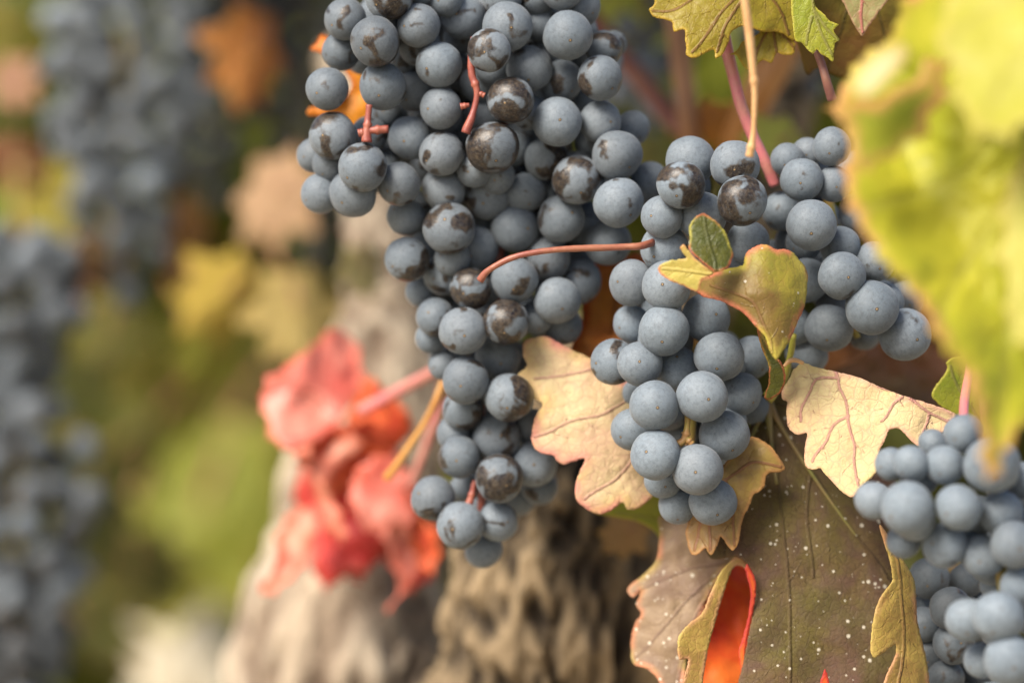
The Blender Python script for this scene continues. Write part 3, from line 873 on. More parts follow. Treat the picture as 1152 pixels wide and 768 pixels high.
# --- pale leaf with pink margins, between the big and the central bunch
t = leaf_root(745, 430, .775, 'pale tan leaf with pink margins showing its underside, between the two big bunches')
OUT_A = [(589, 385), (601, 380), (616, 379), (634, 389), (651, 397), (672, 407), (705, 428), (735, 440), (752, 470), (750, 530), (738, 553), (729, 563), (716, 572), (705, 572), (700, 565),
         (685, 575), (672, 578), (658, 571), (649, 563), (647, 549), (651, 533), (658, 516), (645, 519), (633, 522), (626, 517), (623, 512), (611, 510), (602, 504), (598, 494), (600, 477), (604, 465),
         (611, 455), (601, 448), (590, 436), (581, 424), (585, 419), (593, 411), (589, 401)]
traced_blade('blade', OUT_A, plane(680, 480, .768, tx=.0035, ty=-.004, kx=.004, ky=.002), M_PALE, t, veins=[[(600, 491), (624, 482), (651, 472), (678, 465), (707, 450), (745, 430)],
             [(600, 425), (632, 424), (651, 418), (672, 414), (705, 420), (745, 430)], [(656, 562), (678, 548), (697, 533), (713, 515), (745, 430)]], seed=3, wrinkle=.0016, wfreq=55, pucker=.0004, curl=.0002)
# --- yellow green leaf behind its lower edge
t = leaf_root(760, 585, .80, 'yellow green leaf edge showing below the pale pink margined leaf')
traced_blade('blade', [(668, 574), (690, 580), (715, 585), (735, 595), (744, 610), (742, 628), (734, 640), (745, 655), (790, 640), (800, 560), (740, 545), (690, 560)], plane(720, 590, .795, ty=.03), M_GREEN, t, step=4, seed=5, veins=[[(690, 575), (730, 580), (790, 600)]])

# --- straw coloured leaf
t = leaf_root(930, 405, .744, 'straw coloured leaf underside with purple red veins, above the brown leaf and the near bunch')
OUT_C = [(881, 449), (880, 440), (887, 428), (893, 416), (903, 408), (915, 412), (930, 416), (945, 419), (967, 425), (989, 435), (1007, 442), (1032, 450), (1057, 458), (1075, 466), (1070, 475), (1064, 484),
         (1045, 493), (1036, 502), (1026, 497), (1018, 488), (1010, 482), (1000, 484), (995, 496), (989, 508), (990, 522), (982, 536), (973, 543), (965, 553), (959, 559), (950, 555), (940, 546), (934, 539),
         (928, 533), (923, 527), (914, 528), (907, 525), (905, 517), (906, 502), (908, 487), (896, 489), (887, 480), (885, 464), (886, 452)]
traced_blade('blade', OUT_C, plane(955, 480, .7405, tx=-.006, ty=-.008, kx=.006, ky=-.002), M_PALE2, t, step=2.3, veins=[[(938, 415), (944, 430), (948, 445), (954, 463), (959, 496), (962, 514), (964, 546)],
             [(940, 424), (922, 427), (911, 438), (903, 460), (900, 474)], [(954, 469), (938, 480), (926, 500), (915, 520)], [(985, 432), (1001, 438), (1020, 446), (1045, 463), (1069, 476)],
             [(1017, 445), (1003, 457), (998, 468), (990, 474)], [(1046, 465), (1041, 476), (1038, 490)]], seed=4, wrinkle=.0016, wfreq=60, pucker=.0004, lat_gap=20, lat_len=22, curl=.0002)
tube('midrib', [P(903, 408, .741), P(895, 405, .739), P(888, 406, .738), P(882, 412, .738)], [.0005, .0006, .0006, .0004], PET_TAN, t)

# --- big brown leaf
t = leaf_root(862, 450, .760, 'big bronze brown leaf speckled with white dots, folded yellow along its margins')
OUT_D = [(858, 448), (880, 440), (905, 438), (960, 470), (1000, 520), (1010, 560), (1003, 590), (1012, 640), (1028, 690), (1036, 740), (1040, 800), (1000, 850), (920, 870), (850, 840), (828, 790), (836, 745), (842, 715), (850, 668),
         (846, 642), (836, 630), (828, 625), (800, 628), (790, 600), (800, 540), (835, 500)]
dark_d = plane(900, 600, .762, tx=.002, ty=-.006, kx=.004, ky=.001)
traced_blade('blade', OUT_D, dark_d, M_DARK, t, step=2.6, veins=[[(862, 450), (880, 484), (912, 532), (942, 574), (973, 616), (1005, 660)], [(862, 450), (878, 560), (886, 660), (890, 800)], [(862, 450), (845, 490), (822, 560), (815, 625)],
             [(912, 532), (908, 590), (915, 650)], [(862, 450), (920, 470), (980, 520)]], seed=6, wrinkle=.0030, wfreq=38, pucker=.0001, lat_gap=26, lat_len=55)
OUT_L = [(742, 580), (790, 560), (815, 600), (830, 630), (818, 640), (800, 665), (785, 700), (772, 740), (770, 800), (750, 820), (742, 768), (728, 752), (714, 748), (710, 738), (711, 715), (716, 698), (722, 690), (716, 680),
         (722, 664), (712, 672), (706, 665), (710, 657), (722, 648), (738, 630), (742, 600)]
traced_blade('side_lobe', OUT_L, plane(760, 690, .772, tx=-.004, ty=-.006, kx=.008), M_LOBE, t, step=2.6, veins=[[(830, 630), (800, 650), (760, 690), (715, 740)], [(830, 630), (780, 640), (712, 665)], [(815, 645), (780, 700), (755, 790)]], seed=7, wrinkle=.0020,
             label='greyish speckled lobe with orange rim')
OUT_S = [(828, 626), (836, 628), (846, 640), (842, 644), (835, 637), (826, 637), (819, 650), (812, 672), (804, 700), (797, 726), (790, 768), (786, 810), (760, 820), (766, 775), (774, 742), (764, 741), (762, 728), (764, 714), (776, 700), (789, 690), (797, 672), (802, 660), (811, 642), (820, 632)]
traced_blade('rolled_margin', OUT_S, plane(800, 700, .753, tx=.012, ty=-.004), M_ROLL, t, step=2.2, seed=8, label='yellow folded edge framing the gap')
OUT_M = [(841, 634), (850, 654), (849, 676), (843, 705), (838, 735), (842, 760), (840, 800), (834, 800), (833, 750), (831, 732), (836, 715), (842, 690), (844, 664), (838, 640)]
traced_blade('rolled_margin', OUT_M, plane(842, 700, .7555), M_RED, t, step=2.0, seed=9, label='thin red turned edge')
OUT_R = [(989, 590), (996, 598), (1006, 614), (1017, 632), (1028, 654), (1031, 696), (1035, 716), (1040, 735), (1045, 768), (1050, 820), (985, 820), (994, 768), (1000, 752), (1007, 736), (1007, 724), (991, 735), (983, 739), (979, 731), (981, 705), (985, 684), (990, 672),
         (1000, 658), (1004, 652), (1000, 628), (993, 606)]
traced_blade('rolled_margin', OUT_R, plane(1005, 690, .7435, tx=.016, ty=-.002, kx=.02), M_ROLL, t, step=2.3, veins=[[(1000, 600), (1012, 650), (1015, 700), (1012, 760), (1005, 810)]], seed=10, lat_gap=14, lat_len=20, label='yellow brown turned edge')
# petiole joint of the brown leaf
tube('petiole', [P(893, 376, .754), P(888, 405, .757), P(880, 430, .7595), P(863, 449, .7585)], [.0008, .0009, .0011, .0017], PET_GREEN, t, rough=.3, freq=250)
for k, (pts) in enumerate([[(863, 449), (880, 482), (912, 531), (942, 574), (972, 615)], [(863, 449), (850, 482), (838, 505)], [(863, 449), (868, 500), (874, 545)]]):
    tube('vein', [P(x, y, dark_d(x, y) - .0002 - (.0016 if i == 0 else 0)) for i, (x, y) in enumerate(pts)], [.0014] + [.0006 - .00012 * i for i in range(len(pts) - 1)], PET_VEIN, t)

# --- scarlet leaf seen through the fold
t = leaf_root(800, 860, .80, 'scarlet orange leaf glimpsed through the fold of the brown leaf')
traced_blade('blade', [(790, 660), (806, 632), (828, 616), (850, 632), (866, 680), (864, 760), (850, 840), (790, 850), (770, 800), (776, 730)], plane(815, 710, .782, tx=.01, ty=-.012), M_RED, t, step=3.2, seed=12, wrinkle=.003)
t = leaf_root(925, 850, .752, 'tiny orange red leaf tip rising in front of the brown leaf at the bottom')
traced_blade('blade', [(920, 775), (924, 762), (928, 752), (932, 764), (936, 785), (930, 800), (918, 800)], plane(927, 770, .7445), M_RED, t, step=2.2, seed=13)

# --- curled leaf lying across the central bunch
t = leaf_root(866, 395, .745, 'small curled yellow green leaf with red rim lying across the central bunch')
OUT_D3 = [(783, 326), (785, 316), (789, 312), (802, 307), (818, 303), (836, 299), (838, 290), (842, 283), (852, 277), (862, 276), (873, 281), (884, 281), (892, 285), (899, 293), (905, 301), (908, 310), (907, 322), (906, 336), (902, 350), (896, 364), (887, 384), (879, 396), (873, 405),
          (866, 394), (860, 378), (850, 367), (838, 353), (825, 345), (813, 339), (802, 336), (792, 334)]
curl_d = lambda x, y: .727 + .010 * ((x - 845) / 60) ** 2 + .00009 * max(0, y - 330) - .000055 * (x - 845) - .00010 * (y - 320)
traced_blade('blade', OUT_D3, curl_d, M_CURL, t, step=2.0, veins=[[(868, 398), (862, 370), (850, 345), (832, 330), (800, 322)]], seed=14, wrinkle=.0016, wfreq=60, pucker=.0001, lat_gap=13, lat_len=18, curl=-.0008, curl_w=.003)
OUT_D2 = [(740, 302), (746, 296), (754, 293), (763, 292), (772, 290), (769, 285), (765, 279), (769, 275), (775, 282), (782, 290), (790, 297), (803, 306), (795, 312), (789, 316), (786, 327), (778, 326), (766, 320), (755, 316), (745, 310)]
traced_blade('side_lobe', OUT_D2, plane(785, 310, .7225, tx=-.003, ty=.004), M_CURLP, t, step=1.8, veins=[[(800, 308), (780, 305), (745, 303)]], seed=15, lat_gap=9, lat_len=10, label='pale yellow lobe with a red tip')
OUT_D1 = [(775, 258), (778, 250), (784, 243), (791, 240), (797, 243), (804, 248), (812, 256), (817, 264), (821, 275), (824, 285), (822, 294), (818, 302), (803, 306), (793, 298), (783, 289), (775, 280), (776, 268)]
traced_blade('side_lobe', OUT_D1, plane(800, 290, .7215, tx=.004, ty=-.004, kx=.02), M_CURLG, t, step=1.8, veins=[[(805, 304), (800, 280), (792, 246)]], seed=16, lat_gap=9, lat_len=14, label='dark green upright lobe with a thin red rim')
traced_blade('fold', [(852, 368), (862, 382), (872, 400), (880, 408), (884, 424), (879, 440), (868, 448), (860, 447), (865, 430), (864, 408), (856, 388)], plane(868, 405, .742, tx=-.008, ty=.012), M_CURLG, t, step=2.0, seed=61, tension=1.0, label='dark green narrow fold leading down to the brown leaf')

# --- lobed yellow and brown leaf under the central bunch
t = leaf_root(815, 540, .757, 'yellow brown lobed leaf poking out beneath the central bunch')
OUT_E = [(838, 495), (847, 491), (860, 497), (868, 503), (874, 511), (883, 526), (880, 530), (874, 531), (866, 531), (861, 537), (860, 546), (855, 552), (848, 556), (843, 568), (836, 582), (833, 597), (830, 612), (824, 619), (817, 611), (811, 603), (807, 613), (801, 624), (797, 622), (794, 616),
         (784, 624), (777, 622), (772, 600), (775, 585), (785, 560), (808, 530)]
traced_blade('blade', OUT_E, plane(830, 560, .752, tx=-.004, ty=-.002, kx=.01), M_BROWN, t, step=2.2, veins=[[(815, 540), (845, 520), (878, 526)], [(815, 540), (825, 570), (825, 612)], [(815, 540), (800, 580), (798, 618)], [(815, 540), (790, 580), (782, 620)]], seed=17, wrinkle=.0022, lat_gap=14, lat_len=18)

# --- leaves along the top
t = leaf_root(850, -20, .76, 'yellow green toothed leaf with brown veins hanging from the top, above the canes')
OUT_G1 = [(730, 11), (736, 5), (742, -30), (800, -70), (900, -60), (915, -20), (905, 20), (895, 46), (882, 39), (870, 36), (858, 36), (845, 32), (835, 30), (828, 32), (822, 37), (820, 46), (813, 61), (805, 66), (803, 56), (792, 61), (781, 66), (772, 62), (772, 54), (771, 47), (770, 34), (763, 35), (758, 36), (757, 30), (756, 25), (746, 22), (736, 20)]
traced_blade('blade', OUT_G1, plane(810, 20, .748, tx=.004, ty=-.004, kx=.006), M_TOP, t, step=2.3, veins=[[(850, -20), (825, 0), (800, 32), (779, 58)], [(850, -20), (800, -10), (760, 10), (735, 13)], [(850, -20), (870, 0), (880, 20), (888, 40)], [(850, -20), (815, 30), (806, 60)]], seed=18, wrinkle=.0018, lat_gap=14, lat_len=26)
t = leaf_root(865, -10, .77, 'small olive yellow leaf lobe behind the pale twig, below the top leaf')
OUT_G3 = [(820, 62), (830, 56), (835, 47), (845, 42), (854, 37), (858, 20), (872, 20), (880, 31), (894, 48), (893, 61), (882, 62), (873, 60), (868, 71), (858, 68), (850, 75), (842, 79), (834, 72), (828, 62)]
traced_blade('blade', OUT_G3, plane(855, 50, .756), M_TOP, t, step=2.3, veins=[[(866, 15), (860, 40), (846, 74)], [(866, 15), (872, 40), (872, 58)], [(866, 15), (884, 40), (892, 55)]], seed=19, lat_gap=10, lat_len=14)
t = leaf_root(912, -10, .748, 'small bright green sharp toothed leaf between the top leaf and the yellow leaf')
OUT_G4 = [(895, 47), (901, 48), (906, 53), (914, 61), (919, 56), (924, 62), (930, 64), (937, 70), (938, 60), (939, 49), (945, 46), (941, 40), (938, 34), (944, 28), (934, 24), (927, 16), (918, 8), (910, -20), (895, -30), (890, 0), (892, 30)]
traced_blade('blade', OUT_G4, plane(915, 30, .742), M_GREEN, t, step=2.1, veins=[[(908, -20), (918, 20), (936, 64)], [(914, 10), (928, 30), (942, 45)], [(912, 20), (908, 50)]], seed=20, lat_gap=8, lat_len=14)
tube('petiole', [P(919, 57, .748), P(925, 74, .748), P(930, 92, .748), P(936, 112, .75)], [.0011, .0011, .0012, .0013], PET_PURPLE, t)
t = leaf_root(975, -60, .735, 'pinkish green drooping leaf tip above the bright green leaf')
traced_blade('blade', [(944, -8), (951, 8), (958, 23), (964, 34), (970, 41), (975, 33), (981, 25), (990, 12), (1002, -6), (1000, -50), (960, -60)], plane(972, 10, .731), M_PINK, t, step=2.2, veins=[[(975, -50), (970, 0), (970, 38)]], seed=21, lat_gap=9, lat_len=14)
t = leaf_root(960, -60, .775, 'dark olive leaf with rusty spots behind the bright green leaf')
traced_blade('blade', [(880, -40), (900, 60), (908, 84), (920, 76), (930, 82), (960, 92), (1000, 110), (1060, 90), (1080, 0), (1040, -60), (950, -70)], plane(960, 30, .770, ty=.01), M_OLIVE, t, step=3, veins=[[(960, -60), (950, 20), (930, 80)], [(960, -60), (990, 20), (1010, 100)]], seed=22)

# --- big yellow leaves nearest the viewer
t = leaf_root(1190, 40, .62, 'big blurred lemon yellow leaf close to the viewer, covering the small bunch')
OUT_F = [(1012, 0), (1008, 25), (1000, 44), (978, 55), (958, 74), (948, 95), (928, 122), (940, 132), (956, 140), (952, 150), (957, 165), (946, 188), (950, 212), (952, 232), (966, 255), (974, 268), (986, 290), (1002, 308), (1022, 328), (1036, 345), (1046, 372), (1062, 398), (1078, 412), (1088, 440), (1098, 470),
         (1100, 512), (1108, 540), (1126, 536), (1140, 500), (1150, 480), (1180, 480), (1220, 400), (1260, 250), (1260, 60), (1200, -60), (1060, -60)]
traced_blade('blade', toothed(OUT_F), lambda x, y: .618 + .010 * ((x - 1060) / 100) ** 2 * .6 - .006 * (y - 250) / 100 + .010 * math.sin((x - y * .55) / 46) * min(1, max(.15, (1180 - x) / 150)), M_YEL, t, step=4.5,
             veins=[[(1190, 40), (1150, 200), (1135, 350), (1122, 520)], [(1190, 40), (1080, 100), (940, 125)], [(1190, 40), (1090, 190), (960, 240)], [(1150, 200), (1090, 290), (1050, 370)]], seed=23, wrinkle=.004, wfreq=35, pucker=.001, tension=.45, jag=1.5, lat_gap=40, lat_len=70)
traced_blade('fold', toothed([(926, 124), (960, 112), (1000, 104), (1040, 66), (1074, 62), (1066, 110), (1044, 152), (1010, 176), (978, 196), (952, 188), (957, 165), (950, 142)]), plane(1000, 130, .610, tx=.006, ty=-.008), M_YELG, t, step=4.5, tension=.45, jag=1.5, seed=71, wrinkle=.003, wfreq=35, label='darker green fold along the upper margin')
t = leaf_root(1240, -40, .57, 'pale yellow blurred scalloped leaf overlapping the lemon yellow one at the edge')
traced_blade('blade', toothed([(1082, -60), (1064, 0), (1052, 40), (1056, 62), (1074, 76), (1064, 108), (1084, 124), (1092, 168), (1112, 150), (1136, 164), (1152, 140), (1200, 150), (1300, 100), (1300, -60)], .16), plane(1150, 60, .590, tx=-.004, ty=-.014), M_YEL2, t, step=4.5, tension=.45, veins=[[(1240, -40), (1150, 60), (1094, 160)], [(1240, -40), (1120, 10), (1060, 50)]], seed=24, wrinkle=.003, wfreq=35, jag=1.5, lat_gap=40, lat_len=60)
traced_blade('side_lobe', toothed([(1150, 176), (1134, 200), (1120, 236), (1130, 262), (1116, 288), (1134, 312), (1128, 346), (1144, 388), (1200, 410), (1300, 330), (1300, 150), (1200, 150)], .16), plane(1180, 280, .593, tx=-.008, ty=-.006), M_YEL2, t, step=4.5, tension=.45, veins=[[(1240, 160), (1180, 270), (1140, 370)]], seed=25, wrinkle=.003, wfreq=35, jag=1.5, lat_gap=40, lat_len=60)
t = leaf_root(1000, 45, .63, 'very pale lobe turned up at the top corner of the lemon yellow leaf')
traced_blade('blade', [(958, 100), (966, 76), (985, 58), (1015, 50), (1024, 62), (1012, 80), (992, 98), (975, 112)], plane(990, 80, .601, ty=-.014, tx=.006), leaf_material('very pale leaf', (0.62, 0.55, 0.34), (0.58, 0.50, 0.26), (0.5, 0.4, 0.1), (0.55, 0.5, 0.3), trans=.3, net=.1), t, step=4, seed=25)  # small lobe in a much paler colour than the leaf around it

# --- green leaf with yellow rim beside the near bunch
t = leaf_root(1088, 470, .765, 'small green leaf with yellow rim beside the red petiole above the near bunch')
traced_blade('blade', [(1048, 446), (1050, 438), (1055, 430), (1062, 421), (1066, 413), (1064, 408), (1072, 402), (1095, 400), (1110, 420), (1112, 455), (1100, 475), (1085, 470), (1070, 464), (1058, 456)], plane(1080, 440, .757, tx=.01), M_GREEN, t, step=2.3, veins=[[(1100, 470), (1080, 440), (1068, 412)]], seed=26, lat_gap=10, lat_len=16)
tube('petiole', [P(1092, 405, .742), P(1089, 425, .736), P(1085, 450, .728), P(1084, 478, .718)], [.0011, .0011, .0012, .0013], PET_PINK, t)

# --- leaves behind: between the bunches
t = leaf_root(690, 300, .815, 'rust orange leaf behind the gap between the two big bunches')
traced_blade('blade', [(640, 280), (668, 290), (690, 294), (716, 284), (730, 300), (740, 360), (735, 420), (700, 440), (655, 420), (640, 400), (655, 360), (650, 320)], plane(690, 350, .798, ty=-.01), M_RUST, t, step=4, veins=[[(690, 294), (690, 360), (680, 430)], [(690, 294), (715, 350), (725, 410)]], seed=27, wrinkle=.003)
t = leaf_root(380, 90, .80, 'bright orange leaf peeping out behind the upper shoulder of the largest bunch')
traced_blade('blade', [(349, 56), (357, 48), (362, 40), (385, 50), (410, 62), (430, 90), (425, 130), (400, 150), (375, 132), (346, 130), (347, 122), (368, 118), (385, 112), (396, 96), (388, 80), (362, 60)], plane(385, 95, .803), M_ORANGE, t, step=3.4, seed=28, wrinkle=.003)
t = leaf_root(1000, 440, .83, 'dark reddish brown leaf in shade behind the straw coloured leaf')
traced_blade('blade', [(900, 390), (960, 360), (1060, 340), (1110, 380), (1110, 450), (1060, 480), (960, 470), (900, 440)], plane(1000, 420, .826), leaf_material('dull brown leaf', (0.15, 0.060, 0.028), (0.12, 0.065, 0.018), (0.2, 0.1, 0.03), (0.08, 0.03, 0.02), alt_scale=30, trans=.2, net=.3), t, step=5, seed=29, wrinkle=.004)
t = leaf_root(935, 400, .815, 'pale orange leaf fragment under the small bunch, over the dark brown leaf')
traced_blade('blade', [(905, 395), (935, 386), (962, 386), (974, 392), (968, 402), (945, 414), (920, 420), (900, 412)], plane(935, 402, .812), leaf_material('dull orange leaf', (0.42, 0.18, 0.07), (0.36, 0.15, 0.05), (0.4, 0.2, 0.1), (0.3, 0.1, 0.05), trans=.3, net=.3), t, step=3.5, seed=30)

# --- red leaves before the trunk
def red(label, out, d, mat, seed, tx=0, ty=0, kx=0, wr=.006, veins=()):
    cx, cy = np.mean([q[0] for q in out]), np.mean([q[1] for q in out])
    r_ = leaf_root(cx, cy, d + .034, label, None)
    traced_blade('blade', toothed(out, .13, 12), plane(cx, cy, d + .03, tx, ty, kx), mat, r_, step=3.4, seed=seed, wrinkle=wr * 1.2, wfreq=46, curl=.003 if seed % 2 else -.003, curl_w=.006, tension=.4, veins=veins, jag=1.5, lat_gap=22, lat_len=30)
    return r_


red('coral pink leaf, topmost and largest of the red leaves before the trunk', [(321, 412), (335, 400), (349, 390), (365, 374), (380, 368), (392, 376), (405, 390), (413, 424), (406, 440), (399, 452), (388, 465), (377, 479), (360, 494), (344, 502), (330, 506), (316, 502), (306, 490), (302, 474), (294, 462), (293, 448), (299, 424)], .888, M_CORAL, 41, tx=.01, ty=-.015, kx=.02,
    veins=[[(380, 470), (350, 440), (310, 440)], [(380, 470), (375, 420), (380, 375)], [(380, 470), (350, 490), (315, 495)]])
t = red('orange red leaf beside the pink petiole, below the coral pink one', [(405, 430), (420, 424), (444, 446), (458, 460), (466, 477), (460, 492), (450, 502), (434, 516), (416, 524), (396, 526), (377, 520), (372, 500), (380, 482), (396, 462)], .895, M_FIRE, 42, tx=-.01, ty=.01, kx=.02)
red('coral pink leaf with a pointed tip, lowest of the red leaves before the trunk', [(405, 524), (424, 512), (444, 511), (460, 528), (478, 552), (488, 578), (496, 604), (486, 622), (474, 642), (460, 664), (438, 690), (434, 684), (448, 660), (440, 632), (428, 604), (408, 592), (392, 570), (394, 544)], .886, M_CORAL, 43, tx=.008, ty=.006, kx=.02)
red('crimson crumpled leaf in the middle of the red leaves before the trunk', [(345, 500), (372, 498), (400, 514), (412, 540), (418, 580), (440, 606), (428, 628), (411, 648), (394, 640), (383, 654), (366, 664), (356, 648), (352, 628), (362, 606), (366, 580), (352, 560), (344, 536)], .902, M_CRIM, 44, tx=-.01, kx=.02)
red('peach coloured curled leaf, outermost of the red leaves beside the trunk', [(320, 582), (332, 572), (349, 569), (360, 580), (358, 598), (346, 614), (345, 636), (330, 652), (310, 669), (294, 668), (292, 658), (306, 640), (310, 622), (308, 604)], .886, M_PEACH, 45, tx=.004, ty=-.02)
red('large crimson leaf behind the coral and orange red ones, flat against the trunk', [(338, 478), (365, 468), (396, 476), (420, 470), (446, 480), (452, 520), (470, 556), (496, 590), (488, 650), (462, 668), (440, 640), (420, 620), (406, 656), (380, 650), (366, 668), (350, 640), (344, 600), (330, 560)], .915, M_CRIM, 54, ty=-.012)
red('deep crimson leaf behind the lowest coral leaf, touching the trunk', [(420, 560), (450, 545), (480, 560), (498, 600), (490, 640), (470, 650), (440, 620), (400, 640), (396, 600)], .912, M_CRIM, 46)
t = red('orange leaf with a dark gap, between the coral and crimson leaves', [(340, 500), (372, 484), (408, 500), (440, 506), (430, 530), (402, 528), (390, 552), (372, 560), (356, 540), (330, 520)], .896, M_FIRE, 47, ty=.02)

red('small peach leaf lobe curled over the middle of the coral and crimson leaves', [(372, 492), (395, 486), (412, 496), (404, 512), (388, 520), (372, 540), (360, 548), (356, 530), (362, 508)], .878, M_PEACH, 48, ty=-.02)
red('pink lobed leaf hanging over the lowest coral leaf, below the dry orange stalk', [(392, 560), (400, 530), (420, 512), (438, 514), (446, 535), (462, 552), (470, 580), (458, 600), (448, 588), (436, 606), (424, 592), (412, 600), (404, 582)], .876, M_CORAL, 49, tx=.01, ty=-.015, kx=.03)
red('narrow peach leaf fold beside the crimson leaf, before the pale trunk', [(352, 500), (362, 520), (372, 548), (384, 575), (392, 600), (384, 612), (372, 596), (364, 600), (358, 572), (348, 540), (344, 514)], .88, M_PEACH, 50, tx=-.02)
red('scarlet leaf fold catching light at the top of the orange red leaves', [(398, 448), (416, 440), (430, 452), (440, 470), (430, 480), (414, 474), (402, 480), (388, 470)], .882, M_FIRE, 51, ty=-.02)
red('pink curled leaf margin under the topmost coral leaf', [(296, 470), (312, 480), (334, 492), (350, 498), (352, 512), (336, 514), (318, 506), (302, 492)], .876, M_PEACH, 52, ty=-.03)
red('small crimson leaf lobe beside the last grapes of the largest bunch', [(456, 590), (474, 580), (492, 596), (498, 622), (488, 646), (470, 640), (462, 616)], .884, M_FIRE, 53, tx=-.01)

# --- petioles and twigs as seen
def single_tube(name, label, cat, pts, radii, mat, group=None, **k):
    o = tube(name, pts, radii, mat, None, **k)
    return tag(o, label, cat, group)


single_tube('petiole', 'thin curved red brown stalk crossing in front of the largest bunch', 'stalk', [P(540, 315, .741), P(546, 307, .740), P(556, 300, .739), P(576, 290, .738), P(601, 284, .738), P(639, 280, .739), P(700, 278, .7415), P(724, 276, .743), P(745, 268, .752)],
            [.00105, .0009, .0008, .0008, .0008, .00082, .0009, .0010, .0010], PET_RED, rough=.12, freq=400)
single_tube('petiole', 'dry orange stalk end pointing down between the red leaves and the largest bunch', 'stalk', [P(436, 537, .84), P(447, 522, .835), P(462, 500, .83), P(478, 476, .825), P(490, 452, .82), P(500, 425, .82)], [.0014, .0011, .0010, .0010, .0010, .0010], PET_ORANGE)
single_tube('petiole', 'pink stalk running from the red leaves to behind the largest bunch', 'stalk', [P(405, 462, .885), P(440, 444, .88), P(470, 428, .87), P(500, 412, .86), P(540, 395, .85)], [.0019, .0018, .0018, .0018, .0018], PET_PINK)
single_tube('petiole', 'second pink stalk hanging behind the dry orange one', 'stalk', [P(498, 430, .868), P(490, 470, .87), P(478, 505, .875), P(462, 545, .88)], [.0014, .0014, .0013, .0012], PET_PINK)
single_tube('twig', 'pale tan twig hanging straight down past the toothed top leaf', 'twig', [P(834, -40, .700), P(838, 0, .702), P(843, 39, .704), P(847, 78, .706), P(849, 104, .707), P(848, 143, .709), P(846, 160, .710), P(843, 176, .711)],
            [.0012, .0011, .0011, .00095, .0008, .0007, .0008, .0011], PET_TAN, nodes=(.5, .9))
single_tube('petiole', 'pink stalk slanting down behind the pale twig to the central bunch', 'stalk', [P(812, 30, .765), P(818, 57, .764), P(825, 86, .764), P(833, 117, .764), P(846, 151, .765), P(861, 182, .766), P(872, 208, .768)], [.0019, .0017, .0016, .0016, .0016, .0016, .0016], PET_PINK)
CANE = stem_material('brown cane', (0.21, 0.090, 0.032), (0.28, 0.13, 0.05), 60)
CANE_RED = stem_material('red brown cane', (0.17, 0.050, 0.032), (0.21, 0.08, 0.045), 60)
single_tube('cane', 'upright brown cane out of focus between the largest and the central bunch', 'cane', [P(750, -60, .93), P(760, 10, .93), P(768, 80, .93), P(776, 150, .93), P(782, 240, .94)], [.0040, .0040, .0038, .0038, .0038], CANE)
single_tube('cane', 'reddish cane slanting behind the largest bunch to meet the upright cane', 'cane', [P(650, 0, .97), P(700, 65, .96), P(735, 108, .95), P(768, 150, .94)], [.0034, .0034, .0034, .0034], CANE_RED)
single_tube('cane', 'orange brown cane leaning behind the pale twig', 'cane', [P(905, -10, .92), P(880, 50, .92), P(850, 110, .92), P(822, 175, .93)], [.0050, .0062, .0060, .0045], stem_material('orange brown cane', (0.27, 0.105, 0.025), (0.33, 0.14, 0.03), 40))

# ------------------------------------------------------------------ out-of-focus leaves of neighbouring shoots
SOFT = leaf_material('leaf of a neighbouring shoot', (0.3, 0.3, 0.1), (0.2, 0.2, 0.1), (0.4, 0.25, 0.05), (0.3, 0.2, 0.05), use_obj_color=True, edge_w=.006, edge_amt=.35, alt_scale=40, trans=.35, net=.15)


